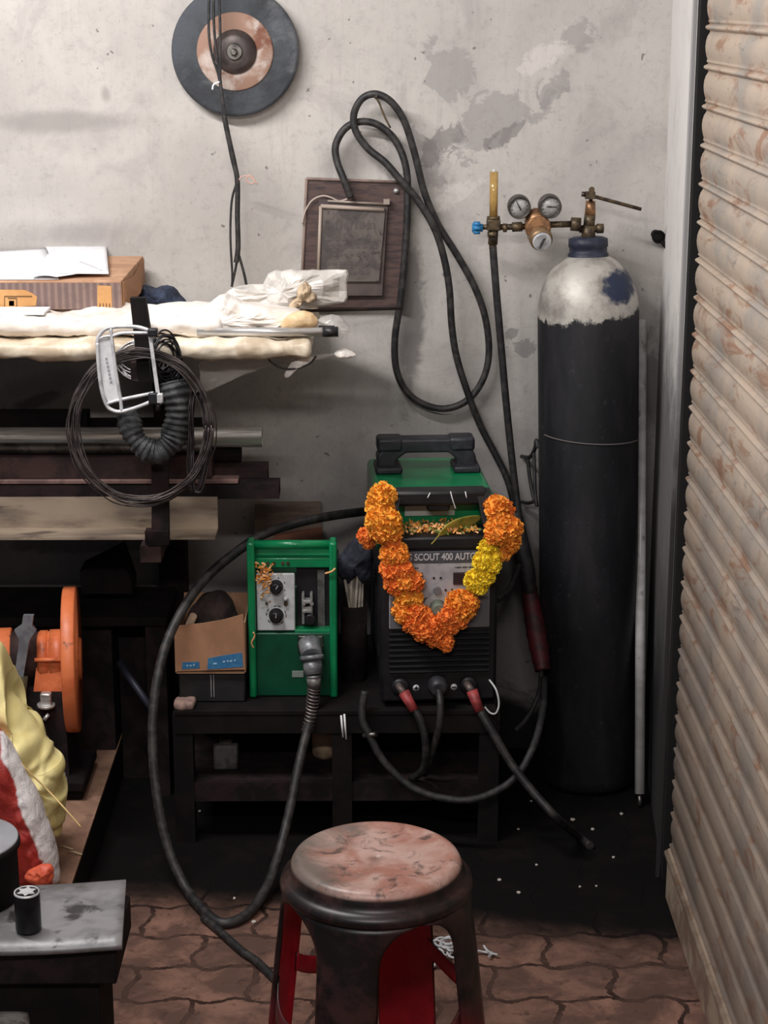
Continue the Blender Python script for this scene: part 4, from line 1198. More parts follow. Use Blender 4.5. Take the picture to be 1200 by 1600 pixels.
# --- wrapped packs on the upper arms
xB, xA = at(486, 548, 3.8).x, at(345, 510, 3.83).x
mb = MB(); mb.lump((-1.5, 3.8, 1.109), (xB, 4.32, 1.148), 160, 30, 8, .009, 13, .018, 3)
tag(mb.build('wrapped_pack', M['foiltan']), 'lower long pack in yellowed polythene lying on the upper rack arms', 'wrapped pack')
mb = MB(); mb.lump((-1.5, 3.835, 1.152), (xA, 3.99, 1.192), 150, 26, 10, .012, 13, .02, 9)
tag(mb.build('wrapped_pack', M['foil']), 'upper white polythene pack under the brown carton on the rack', 'wrapped pack')
mb = MB(); mb.lump((-1.5, 4.06, 1.152), (at(185, 500, 4.1).x - .03, 4.28, 1.192), 60, 12, 5, .004, 9, .02, 5)
tag(mb.build('wrapped_pack', M['foil']), 'rear white pack lying under the back half of the brown carton on the rack', 'wrapped pack')
for i, (py, D, r_) in enumerate(((528, 3.835, .0095), (517, 3.862, .0085))):
    z = 1.151 + r_
    xe = at(527 if i == 0 else 521, 525, D).x
    mb = MB(); mb.cyl((xA - .05, D, z + .002), (xe, D, z + .002), r_, n=20)
    tb = thing('polished_bar', ('front polished steel bar sticking out of the polythene on the rack', 'rear polished steel bar sticking out of the polythene on the rack')[i], 'bar', ((xA + xe) / 2, D, z - r_))
    mb.build('rod', M['steel'], tb)
    MB().cyl((xe - .03, D, z + .002), (xe + .002, D, z + .002), r_ * 1.12, n=20).build('end_cap', M['black'], tb)
tag(MB().cyl(at(420, 487, 4.02), at(627, 482, 4.3), .0035, n=10).build('thin_rod', M['rust']), 'thin rusty rod reaching from the polythene to below the plaque', 'rod')
# crumpled polythene
mb = MB(); mb.pillow([at(x, y, 3.9) for x, y in ((228, 500), (232, 482), (262, 476), (300, 480), (330, 476), (352, 462), (384, 474), (420, 480), (470, 488), (496, 500), (470, 512), (420, 516), (380, 514), (356, 522), (340, 530), (322, 518), (280, 514), (240, 516))], .06, .16, .03, 14, seed=4, rings=9, seg=64, crease=1, flat=True)
tag(mb.build('polythene_sheet', M['foil']), 'white crumpled polythene heaped in front of the plaque end of the rack', 'polythene sheet')
mb = MB(); mb.pillow([at(x, y, 4.05) for x, y in ((322, 480), (340, 465), (356, 450), (366, 462), (388, 468), (412, 440), (436, 421), (462, 424), (500, 421), (540, 421), (545, 440), (543, 468), (520, 476), (480, 482), (400, 484))], .035, .1, .034, 10, seed=12, rings=7, seg=44, crease=1, flat=True)
tag(mb.build('polythene_sheet', mat('clear_polythene', S(232, 228, 222), S(206, 200, 194), 9, rough=.35, trans=.2, sub=.2)), 'stiff white folded polythene bag standing up before the wooden plaque', 'polythene sheet')
mb = MB(); mb.pillow([at(x, y, 3.99) for x, y in ((452, 478), (462, 462), (468, 448), (478, 440), (486, 446), (490, 456), (496, 462), (488, 470), (474, 474), (466, 482))], .012, .03, .016, 30, seed=7, crease=1, rings=7, seg=40, flat=True)
tag(mb.build('paper_scrap', mat('brown_paper', S(196, 174, 146), S(128, 106, 84), 30, rough=.8)), 'crumpled brown paper tucked in the standing polythene bag', 'paper')
mb = MB(); mb.pillow([at(x, y, 3.85) for x, y in ((438, 510), (448, 494), (470, 486), (490, 490), (498, 504), (488, 514), (460, 516))], .02, .05, .006, 26, seed=8, crease=.6)
tag(mb.build('parcel', mat('tan_parcel', S(222, 194, 154), S(196, 160, 116), 12, rough=.7)), 'small tan lump wrapped in film above the polished bars', 'parcel')
film = mat('thin_film', S(222, 218, 214), S(196, 190, 186), 8, rough=.25, trans=.4, alpha=.6)
for lab, ps, D, tf in (('clear loose film around the ends of the polished bars', ((498, 500), (520, 492), (540, 502), (546, 518), (534, 528), (508, 510)), 3.9, .02),
                       ('greyish film sagging below the lower pack near its right end', ((318, 562), (380, 556), (470, 556), (524, 552), (500, 562), (430, 572), (370, 590), (320, 612), (312, 585)), 3.93, .012),
                       ('torn whitish film scrap hanging below the polished bars', ((444, 586), (452, 570), (468, 560), (494, 558), (486, 568), (466, 576), (450, 590)), 3.86, .01),
                       ('small bright film tip hanging to the right below the polished bars', ((522, 552), (534, 544), (552, 550), (556, 557), (540, 560), (526, 558)), 3.86, .01)):
    mb = MB(); mb.pillow([at(x, y, D) for x, y in ps], tf, tf, .006, 26, seed=len(lab))
    tag(mb.build('film_scrap', film if 'clear' in lab or 'greyish' in lab else M['foil']), lab, 'film')
tag(MB().tube(path([(416, 556), (424, 566), (440, 575), (462, 576), (484, 568), (494, 556)], 3.85), .0022, 6).build('loose_wire', M['cable']), 'thin dark wire drooping below the wrapped packs', 'wire')

# carton with papers
c0, c1 = at(-150, 487, 3.94), at(191, 487, 3.94)
zb_ = 1.193; zt2 = at(100, 439, 3.94).z
bx = thing('cardboard_carton', 'long low brown carton with papers on it on the rack', 'carton', ((c0.x + c1.x) / 2, 4.14, zb_))
mb = MB(); mb.box2((c0.x, 3.94, zb_), (c1.x, 4.34, zt2), .002); mb.build('carton_body', M['card'], bx)
pn = Nt('carton_print'); x_, y_, z_ = pn.sep()
stp = pn.math('SINE', pn.math('MULTIPLY', x_, 420))
c_ = pn.mix(pn.rng(stp, -.4, .8), S(112, 92, 88), S(134, 112, 104)); c_ = pn.mix(pn.math('MULTIPLY', pn.rng(pn.noise(40, 4, .6), .45, .7), .4), c_, S(92, 78, 76))
pn.put(pn.b.inputs['Base Color'], c_); pn.b.inputs['Roughness'].default_value = .8
mb = MB(); mb.box2((c0.x + .001, 3.9385, zb_ + .001), (c1.x - .001, 3.941, zt2 - .004)); mb.build('printed_face', pn.m, bx)
lo_ = mat('print_ochre', S(200, 152, 98), S(188, 138, 84), 14, rough=.8)
mb = MB()
def facepoly(ps): mb.prism([at(x, y, 3.9375) for x, y in ps], (0, .002, 0))
facepoly(((152, 486), (175, 486), (174, 447), (152, 446))); mb.build('ochre_print', lo_, bx)
mb = MB(); facepoly(((-60, 484), (56, 478), (58, 464), (50, 458), (38, 453), (-60, 452)))
mb.build('ochre_print', lo_, bx)
mb = MB(); m2 = mat('print_mark', S(78, 58, 48), rough=.8)
facepoly(((14, 478), (22, 478), (22, 470), (14, 470)))
for a_, b_ in (((7, 480), (7, 463)), ((7, 463), (50, 463)), ((26, 480), (26, 466)), ((26, 466), (12, 466))): mb.tube([at(*a_, 3.9365), at(*b_, 3.9365)], .0008, 4, smoothpath=False)
for x in (156, 161, 166, 171): mb.tube([at(x, 484, 3.9365), at(x, 474, 3.9365)], .0009, 4, smoothpath=False)
mb.build('print_marks', m2, bx)
mb = MB(); x = c1.x
mb.prism([(x + .001, 3.95, zb_ + .004), (x + .012, 4.15, zb_ + .002), (x + .001, 4.33, zb_ + .004), (x + .001, 4.33, zt2 - .004), (x + .001, 4.14, zt2 - .018), (x + .001, 3.95, zt2 - .004)], (.002, 0, 0))
mb.build('end_flap', mat('flap_shade', S(158, 114, 82), rough=.85), bx)
tag(MB().box2((at(-150, 470, 3.9).x, 3.85, 1.196), (at(69, 470, 3.86).x, 3.93, 1.2005)).build('paper_sheet', M['paper']), 'white sheet on the polythene in front of the carton', 'paper')


def sheet(corners, lift, name, label, n=14, m=None):
    a, b, c, d = [Vector(p) for p in corners]
    mb = MB()
    def fn(u, v):
        p = (a * (1 - u) + b * u) * (1 - v) + (d * (1 - u) + c * u) * v
        return p + Vector((0, 0, lift(u, v)))
    mb.grid(fn, n, n)
    o = mb.build(name, m or M['paper']); s_ = o.modifiers.new('s', 'SOLIDIFY'); s_.thickness = .0006
    return tag(o, label, 'paper')


Z = zt2 + .001
C = lambda px, py, dz=0: atz(px, py, Z + dz)
sheet((C(-150, 438), C(92, 437), C(72, 396), C(-150, 400)), lambda u, v: .001 + .012 * v * v * u, 'paper_sheet', 'lowest white paper sheet at the left on the brown carton')
sheet((C(50, 436, .002), C(88, 436, .002), C(160, 425, .006), C(75, 398, .006)), lambda u, v: .004 + .004 * math.sin(3 * u), 'paper_sheet', 'grey shaded paper corner between the sheets on the carton')
sheet((C(88, 432, .004), C(170, 430, .004), C(165, 379, .004), C(70, 390, .004)), lambda u, v: .007 + .006 * math.sin(2.5 * v) - .004 * u * (1 - v), 'paper_sheet', 'topmost bright white paper sheet on the brown carton')
mb = MB(); mb.pillow([at(x, y, 4.25) for x, y in ((212, 482), (216, 465), (222, 447), (232, 448), (240, 452), (252, 446), (268, 447), (282, 459), (293, 474), (292, 480), (250, 482))], .06, .05, .010, 22, seed=3, crease=.8)
tag(mb.build('folded_cloth', M['cloth']), 'navy cloth bundle behind the carton end on the rack', 'cloth')

# --- things hung on the upper upright
t = thing('hacksaw', 'silver cast aluminium hacksaw frame hung on the rack upright', 'hacksaw', at(200, 640, 3.74))
HY = 3.712
def hx(x, y, d=0): return at(x, y, HY + d)
mb = MB()
def strip(ps, w_): mb.tube(path(ps, HY), w_ * .00066, 8, 5)
strip([(152, 535), (154, 570), (158, 605), (166, 632), (176, 641), (190, 643), (215, 636), (240, 626)], 6.08)   # outer edge
strip([(152, 535), (154, 526), (162, 516), (172, 512), (190, 510), (215, 511), (232, 516)], 6.08)
strip([(173, 512), (176, 540), (181, 580), (188, 622), (190, 642)], 5.67)                                     # inner grip edge
strip([(153, 530), (163, 526), (174, 525)], 4.73); strip([(176, 525), (188, 521), (204, 520), (232, 520)], 5.4)
strip([(165, 632), (176, 628), (188, 625)], 4.73); strip([(190, 624), (215, 619), (240, 614)], 5.4)
frm = mb.build('frame', M['alu'], t)
mb = MB(); mb.prism([hx(x, y, .002) for x, y in ((155, 532), (174, 527), (178, 560), (187, 624), (170, 632), (163, 615), (157, 575))], (0, .012, 0))
mb.build('grip_panel', mat('grip_silver', S(214, 214, 216), S(196, 196, 200), 30, rough=.5, metal=.1), t)
mb = MB(); mb.prism([hx(x, y, 0) for x, y in ((231, 520), (236, 519), (252, 632), (246, 633))], (0, .006, 0)); bl = mb.build('blade', M['alu'], t)
mb = MB(); mb.box(hx(239, 519), (.02, .02, .016), None, .003); mb.build('blade_clamp', M['black'], t)
mb = MB(); mb.cyl(hx(246, 628), hx(247, 642), .005, n=10); mb.box(hx(240, 622), (.02, .018, .024), None, .003); mb.build('blade_clamp', M['black'], t)
mb = MB(); mb.box(hx(250, 622, -.002), (.013, .014, .02), None, .002); mb.build('wing_nut', M['alu'], t)
mb = MB()
for i in range(7):
    p = hx(166 + i * 1.2, 560 + i * 6, .0015); mb.box(p, (.004, .002, .0045))
mb.build('grip_marks', mat('mark_grey', S(150, 150, 156), rough=.5), t)

q = random.Random(11)
t = thing('wire_coil', 'large hank of thin dark wire hung in a ring on the rack upright', 'wire coil', at(220, 785, 3.74))
ccx, ccy = 221, 668
mb = MB()
for i in range(17):
    rx, ry = 108 + q.uniform(-9, 9), 114 + q.uniform(-10, 8); ox, oy = q.uniform(-5, 5), q.uniform(-5, 5); D = 3.752 + q.uniform(-.016, .02)
    ps = [at(ccx + ox + rx * math.cos(a * 2 * PI / 26) + q.uniform(-1.5, 1.5), ccy + oy + ry * math.sin(a * 2 * PI / 26) + q.uniform(-1.5, 1.5), D) for a in range(26)]
    ps = catmull(ps, 3, True); ps.append(ps[0]); mb.tube(ps, .0015, 5, smoothpath=False)
mb.build('wire_turns', mat('dull_dark_wire', S(62, 54, 54), S(92, 84, 82), 30, rough=.45, metal=.4), t)
mb = MB()
for i in range(7):
    ps = []
    for a in range(18):
        th = a * 2 * PI / 18
        ps.append(at(312 + 13 * math.cos(th) + q.uniform(-1, 1) + (i - 3) * 1.5 - abs(math.sin(th)) * 6, 690 + 80 * math.sin(th), 3.755 + q.uniform(-.01, .01)))
    ps = catmull(ps, 2, True); ps.append(ps[0]); mb.tube(ps, .0017, 5, smoothpath=False)
mb.build('wire_turns', mat('dark_wire', S(48, 40, 42), rough=.5, metal=.3), t)
t = thing('silver_wire_coil', 'small coil of shiny silver wire behind the hacksaw blade', 'wire coil', at(222, 592, 3.8))
mb = MB()
for i in range(6):
    cx_, cy_ = 220 + q.uniform(-6, 8), 556 + i * 3.2; rx, ry = 38 + q.uniform(-6, 8), 24 + q.uniform(-5, 5)
    ps = [at(cx_ + rx * math.cos(a * PI / 9), cy_ + ry * math.sin(a * PI / 9), 3.795 - .006 * math.sin(a * PI / 9)) for a in range(18)]
    ps = catmull(ps, 2, True); ps.append(ps[0]); mb.tube(ps, .0016, 6, smoothpath=False)
mb.build('wire_turns', mat('silver_wire', S(196, 194, 196), rough=.3, metal=.85), t)
mb = MB()
for i in range(10):
    cx_ = 258 + q.uniform(-6, 6); cy_ = 560 + q.uniform(-12, 12); rx, ry = 20 + q.uniform(-4, 6), 32 + q.uniform(-6, 8)
    ps = [at(cx_ + rx * math.cos(a * PI / 9), cy_ + ry * math.sin(a * PI / 9), 3.775 + .02 * math.cos(a * PI / 9)) for a in range(18)]
    ps = catmull(ps, 2, True); ps.append(ps[0]); mb.tube(ps, .002, 6, smoothpath=False)
tag(mb.build('cable_hank', M['black']), 'bunched black cable tied to the rack upright beside the hacksaw blade', 'cable')
def corr(u, n, base, amp): return base + amp * (math.sin(u * n * 2 * PI) * .5)
mb = MB(); ps = path([(270, 596, 3.78), (277, 630, 3.77), (276, 665, 3.765), (266, 692, 3.76), (243, 706, 3.755), (218, 694, 3.755), (204, 668, 3.765), (202, 640, 3.785)])
ps = catmull(ps, 22)
mb.tube(ps, .02, 18, smoothpath=False, rf=lambda u: corr(u, 24, .029 - .007 * u + .003 * math.sin(u * 23), .0035))
tag(mb.build('corrugated_hose', M['leather']), 'short black corrugated hose bent in a U below the hacksaw', 'hose')

# ================================================================== LOW BENCH, GRINDER, SACKS (left)
mb = MB(); mb.box2((-2.3, 2.2, 0), (at(115, 1375, 3.45).x, 4.2, .098), .003)
PLX = at(115, 1375, 3.45).x
mb = MB(); y0_ = 3.0
mb.box2((-2.3, y0_, 0), (PLX, 4.35, .10), .002)
pm = Nt('dusty_plank'); f = pm.noise(8, 6, .65, .5)
c_ = pm.mix(pm.rng(f, .4, .66), S(158, 122, 100), S(126, 94, 78)); c_ = pm.mix(pm.math('MULTIPLY', pm.rng(pm.noise(30, 5, .7), .54, .7), .6), c_, S(92, 66, 54))
x_, y_, z_ = pm.sep()
nr = bpy.data.materials  # side faces stay as dark as the floor
pm.put(pm.b.inputs['Base Color'], c_); pm.b.inputs['Roughness'].default_value = .85
t = thing('low_platform', 'low dusty brown platform under the orange grinder and the sacks', 'platform', ((-2.3 + PLX) / 2, 3.7, 0))
mb.build('platform_body', M['near_black'], t)
mb = MB(); mb.box2((-2.3, y0_, .1), (PLX, 4.35, .106)); mb.build('dusty_top', pm.m, t)
PZ = .106
BXR = at(262, 1000, 4.1).x
t = thing('dark_cabinet', 'dark sooty steel bench standing against the wall behind the grinder', 'bench', (-1.2, 4.2, PZ))
mb = MB(); mb.box2((-2.2, 4.12, PZ), (PLX - .002, 4.318, .43)); mb.build('body', M['rustdark'], t)
mb = MB(); mb.box2((-2.2, 4.08, .43), (BXR, 4.318, .452), .002); mb.build('top_plate', M['near_black'], t)
mb = MB(); mb.box2((BXR - .05, 4.09, 0), (BXR - .004, 4.14, .43)); mb.box2((PLX + .002, 4.2, 0), (BXR - .05, 4.21, .43)); mb.build('leg', M['rustdark'], t)
q_ = [(124, 894), (188, 862), (206, 914), (206, 928), (128, 928)]
mb = MB(); mb.prism([at(x, y, 4.17) for x, y in q_], (0, .09, 0))
o = tag(mb.build('tilted_block', M['near_black']), 'black tilted block lying on the dark bench by the wall', 'block')
tag(MB().cyl(at(186, 1035, 4.08), at(240, 1112, 4.0), .009, n=10).build('leaning_rod', mat('bluish_rod', S(46, 48, 60), rough=.5, metal=.4)), 'dim bluish rod slanting in the shade beside the grinder', 'rod')

# grinder
GY = 3.92
gz = at(70, 1025, GY).z
g0 = thing('bench_grinder', 'orange electric grinder with an upright round guard on a black base', 'grinder', (at(90, 1160, GY).x, GY, PZ))
def gx(px): return at(px, 1025, GY).x
r1 = 41 * ppm(80, 1025, GY) * 1.03
X1 = Vector((math.cos(R(6)), math.sin(R(6)), 0))
mb = MB(); mb.lathe((gx(-60), GY, gz), X1, [(0, r1), (gx(17) - gx(-60), r1), (gx(19) - gx(-60), r1 * .95)], 48); mb.build('motor_shell', M['orangepaint'], g0)
mb = MB(); mb.lathe((gx(19), GY, gz), X1, [(0, r1 * .9), (gx(62) - gx(19), r1 * .88)], 40); mb.build('motor_neck', M['rust'], g0)
mb = MB(); L = gx(104) - gx(60)
mb.lathe((gx(60), GY, gz), X1, [(0, r1 * .86), (.006, r1 * .95), (L * .36, r1 * .95), (L * .37, r1 * .9), (L * .42, r1 * .9), (L * .43, r1 * .97), (L, r1 * .97)], 48)
mb.tube([(gx(62), GY - r1 * .98, gz + .012), (gx(103), GY - r1 * .98, gz + .012)], .005, 8, smoothpath=False)
mb.prism([(gx(62), GY - r1 * .8, gz - .01), (gx(104), GY - r1 * .8, gz - .01), (gx(104), GY - .06, gz - .075), (gx(56), GY - .06, gz - .075)], (0, .13, 0))
mb.build('end_bell', M['orangepaint'], g0)
rg = 111 * ppm(118, 1030, GY) * 1.03; zc = at(118, 1030, GY).z
mb = MB(); mb.lathe((gx(102), GY, zc), X1, [(0, rg * .5), (0, rg * .985), (.003, rg), (.026, rg), (.029, rg * .985), (.029, rg * .3), (.036, rg * .28), (.036, .001)], 72); mb.build('wheel_guard', M['orangepaint'], g0)
# lever with olive grip
mb = MB(); mb.prism([at(x, y, GY - .075) for x, y in ((36, 962), (52, 962), (50, 978), (56, 986), (46, 1000), (36, 1060), (22, 1060), (30, 1000), (22, 985), (34, 977))], (0, .012, 0))
lev = mb.build('lever', mat('lever_grey', S(140, 144, 152), S(116, 118, 126), 20, rough=.4, metal=.4), g0)
mb = MB(); mb.cyl(at(30, 1056, GY - .07), at(24, 1104, GY - .08), .019, .022, 18); o = mb.build('lever_grip', mat('olive_rubber', S(70, 66, 44), S(52, 48, 36), 20, rough=.7), g0)
mb = MB(); zb1 = at(70, 1066, GY).z
mb.prism([(gx(47), GY - .06, zb1), (gx(104), GY - .06, zb1), (gx(108), GY - .07, PZ + .05), (gx(44), GY - .07, PZ + .05)], (0, .14, 0)); mb.build('pedestal', M['rustdark'], g0)
mb = MB(); mb.box2((gx(-40), GY - .10, PZ + .022), (gx(134), GY + .1, PZ + .05), .006); mb.box2((gx(-38), GY - .09, PZ + .001), (gx(130), GY + .09, PZ + .024), .006); mb.build('base', M['near_black'], g0)
mb = MB(); bz = PZ + .05
for px in (90, 98):
    mb.lathe((gx(px), GY - .085, bz - .002), (0, 0, 1), [(0, .013), (.004, .013), (.004, .009), (.016, .009), (.016, .001)], 6); mb.build('bolt', M['steel'], g0); mb = MB()
mb.box(at(72, 1092, GY - .074), (.024, .02, .03), None, .004); mb.cyl(at(72, 1100, GY - .074), at(72, 1104, GY - .074), .02, n=14); mb.build('clamp_bolt', M['steel'], g0); mb = MB(); mb.cyl(at(70, 1119, GY - .09), at(74, 1122, GY - .09), .009, n=10)
mb.build('bolt', M['steel'], g0)

# sacks
yel = mat('yellow_sack', S(238, 224, 160), S(224, 206, 136), 7, rough=.6, bump=.15, sub=.1, bscale=30)
D = 3.5
ps = [(-60, 1010), (-20, 1000), (3, 1010), (11, 1050), (12, 1084), (40, 1110), (70, 1145), (97, 1182), (101, 1188), (97, 1210), (98, 1232), (107, 1243), (105, 1265), (97, 1300), (84, 1312), (60, 1318), (0, 1340), (-60, 1345)]
mb = MB(); mb.pillow([at(x, y, D) for x, y in ps], 0.11, .10, .042, 10, rings=34, seg=190, seed=6, crease=.8)
t = thing('yellow_sack', 'bulging yellow plastic sack at the left edge of the photo beside the grinder', 'sack', at(20, 1330, D))
mb.build('sack_body', yel, t)
tag(MB().tube([at(5, 1150, 3.39), at(35, 1195, 3.37), at(72, 1232, 3.385), at(100, 1262, 3.36), at(127, 1293, 3.35)], .0018, 6).build('string', mat('straw_string', S(222, 190, 130), rough=.7)), 'pale straw string across the yellow sack', 'string')
wr = Nt('printed_sack'); wr.co = wr.t.nodes.new('ShaderNodeNewGeometry').outputs['Position']; x_, y_, z_ = wr.sep()
pa, pb = at(2, 1180, 3.31), at(58, 1330, 3.31); kx = -(pb.x - pa.x) / (pb.z - pa.z)
dv = wr.math('ADD', wr.math('ADD', wr.math('SUBTRACT', x_, pa.x), wr.math('MULTIPLY', wr.math('SUBTRACT', z_, pa.z), kx)), wr.math('MULTIPLY', wr.math('SUBTRACT', wr.noise(16, 4, .6, .4), .5), .03))
c_ = wr.mix(wr.rng(dv, -.003, .003), wr.mix(wr.rng(wr.noise(12, 5, .6), .45, .65), S(170, 50, 42), S(150, 42, 38)), wr.mix(wr.rng(wr.noise(30, 5, .7), .5, .66), S(232, 226, 226), S(176, 166, 170)))
wr.put(wr.b.inputs['Base Color'], c_); wr.b.inputs['Roughness'].default_value = .6; wr.bump(wr.noise(34, 5, .6, .6), .4, .01)
D = 3.36
ps = [(-60, 1110), (0, 1140), (20, 1172), (42, 1210), (66, 1262), (84, 1310), (90, 1335), (95, 1372), (88, 1380), (50, 1388), (-60, 1395)]
mb = MB(); mb.pillow([at(x, y, D) for x, y in ps], .06, .06, .014, 18, rings=34, seg=190, seed=14, crease=.8)
tag(mb.build('printed_sack', wr.m), 'red and white woven sack slumped in front of the yellow sack', 'sack')
tag(MB().pillow([at(x, y, 3.27) for x, y in ((40, 1374), (44, 1362), (62, 1352), (78, 1350), (84, 1362), (80, 1378), (60, 1382))], .015, .015, .006, 50, seed=9).build('orange_bag', mat('orange_film', S(222, 100, 70), S(196, 74, 52), 20, rough=.5)), 'crumpled orange plastic scrap at the foot of the striped sack', 'plastic scrap')
for i, (x, y) in enumerate(((94, 1322), (108, 1330))):
    a = atz(x, y, PZ + .003); tag(MB().tube([a, a + Vector((.012, -.012, .004)), a + Vector((.03, -.016, 0))], .0016, 5).build('straw_bit', mat('straw', S(204, 184, 150), rough=.8)), 'short straw bit on the platform beside the sack', 'straw', 'straw bits by the sack')

# ------------------------------------------------------------------ plate stand in the near left corner
TZ = .40
t = thing('steel_plate', 'grey steel plate on a dark block stand in the lower left corner', 'steel plate', (-.6, 2.73, 0))
cs = [atz(-90, 1384, TZ), atz(197, 1377, TZ), atz(190, 1478, TZ), atz(-90, 1484, TZ)]
mb = MB()
def pf(u, v):
    p = (cs[3] * (1 - u) + cs[2] * u) * (1 - v) + (cs[0] * (1 - u) + cs[1] * u) * v
    return p + Vector((0, 0, -.004 * math.sin(u * 3) + .004 * u * u))
mb.grid(pf, 20, 6)
pn = mat('scuffed_plate', S(150, 148, 150), S(124, 122, 124), 12, rough=.5, metal=.35, c3=S(70, 66, 68), s3=22, lo3=.55, hi3=.68, bump=.1)
o = mb.build('plate', pn, t); s_ = o.modifiers.new('s', 'SOLIDIFY'); s_.thickness = .010; s_.offset = -1
e = cs[2]
mb = MB(); mb.box2((-1.0, e.y + .012, TZ - .075), (e.x - .012, cs[1].y - .02, TZ - .014), .004); mb.build('cross_beam', M['rustdark'], t)
mb = MB(); mb.box2((-1.0, e.y + .03, 0), (at(150, 1540, e.y).x, cs[1].y - .05, TZ - .075), .004); mb.build('stand', M['near_black'], t)
mb = MB(); p = atz(45, 1452, TZ); hh = .066
mb.lathe(p, (0, 0, 1), [(0, .0195), (.003, .0205), (hh - .003, .0205), (hh, .0195), (hh, .012), (hh - .01, .010), (hh - .01, .001)], 32)
t2 = thing('drive_socket', 'small black cylindrical socket with a bright rim standing on the grey plate', 'socket', p)
mb.build('barrel', mat('black_oxide', S(26, 26, 30), S(40, 40, 44), 30, rough=.35, metal=.5), t2)
mb = MB(); pts = []
for i in range(12):
    a = i * PI / 6; rr_ = .0165 if i % 2 else .0095
    pts.append(p + Vector((math.cos(a) * rr_, math.sin(a) * rr_, hh - .0002)))
mb.prism(pts, (0, 0, .0014)); mb.lathe(p + Vector((0, 0, hh - .002)), (0, 0, 1), [(0, .0206), (.0026, .0202), (.003, .019), (.0022, .018)], 32, False); mb.build('star_rim', M['alu'], t2)
pc = atz(-52, 1400, TZ); pc2 = pc.copy()
mb = MB(); rad = .092; hh = .10
mb.lathe(pc, (0, 0, 1), [(0, rad * .94), (hh - .012, rad * .94), (hh - .01, rad), (hh - .003, rad), (hh, rad * .97), (hh, .001)], 56)
t3 = thing('round_anvil', 'round black block with a pale steel face at the left edge on the grey plate', 'anvil', pc)
mb.build('block', M['near_black'], t3)
mb = MB(); mb.lathe(pc + Vector((0, 0, hh)), (0, 0, 1), [(0, rad * .97), (.003, rad * .97), (.004, rad * .95), (.004, .001)], 56); mb.build('steel_face', mat('pale_face', S(168, 170, 176), S(150, 150, 156), 9, rough=.45, metal=.3), t3)
mb = MB(); e1 = atz(50, 1570, .27); mb.lump((-1.0, e1.y - .35, 0), (e1.x, e1.y, .27), 16, 10, 12, .003, 30, .012, 4)
tag(mb.build('concrete_block', mat('speckled_concrete', S(158, 152, 148), S(112, 106, 104), 40, rough=.9, bump=.3)), 'speckled grey concrete block peeping in at the lower left corner', 'block')

# ================================================================== STOOL
sc = atz(588, 1336, .45); sc.z = 0
t = thing('plastic_stool', 'round red plastic stool blackened with grime in the foreground', 'stool', sc)
st = Nt('grimy_red_plastic'); x_, y_, z_ = st.sep()
top = st.rng(z_, .435, .442)
redc = st.mix(st.rng(st.noise(9, 5, .6), .4, .65), S(150, 34, 44), S(122, 28, 36))
grime = st.mix(st.rng(st.noise(16, 6, .65, .4), .42, .68), S(24, 20, 21), S(64, 42, 41))
gm = st.math('ADD', st.rng(z_, .05, .36), st.math('MULTIPLY', st.math('SUBTRACT', st.noise(7, 6, .65, .6), .5), .9))
side = st.mix(st.rng(gm, .2, .62), st.mix(.55, redc, S(46, 30, 30)), grime)
dust = st.mix(st.rng(st.noise(11, 6, .62, .6), .36, .62), S(188, 156, 146), S(160, 112, 98))
dust = st.mix(st.math('MULTIPLY', st.rng(st.noise(22, 6, .7, .8), .52, .66), .85), dust, S(70, 60, 57))
dk = st.math('ADD', st.math('MULTIPLY', x_, -3.6), st.math('MULTIPLY', st.math('SUBTRACT', st.noise(9, 6, .65, .6), .5), 1.6))
dust = st.mix(st.math('MULTIPLY', st.rng(dk, .0, .5), .85), dust, S(98, 92, 86))
st.put(st.b.inputs['Base Color'], st.mix(top, side, dust))
st.b.inputs['Roughness'].default_value = .38
st.bump(st.noise(40, 5, .6), .08, .004)
sred = mat('clean_red_plastic', S(196, 34, 52), S(178, 28, 46), 20, rough=.4)
def orient(o):
    """make the grid's faces look away from the stool's axis"""
    me = o.data; me.calc_loop_triangles()
    acc = sum((p.normal.dot(Vector((p.center.x, p.center.y, .4))) * p.area) for p in me.polygons)
    if acc < 0: me.flip_normals()
mb = MB(); S0 = sc
mb.lathe(S0, (0, 0, 1), [(.392, .150), (.396, .160), (.404, .1625), (.412, .160), (.4165, .152), (.420, .1465), (.428, .1445), (.438, .1435), (.446, .139), (.4505, .131), (.4505, .124), (.4472, .112), (.4462, .08), (.4457, .05), (.4455, .025), (.4455, .001)], 96, False)
o = mb.build('seat', [st.m, sred], t, True, False); orient(o); sm = o.modifiers.new('s', 'SOLIDIFY'); sm.thickness = .0035; sm.offset = -1; sm.material_offset = 1; sm.use_rim = True
def rad_z(z): return .158 + (.392 - z) * .105
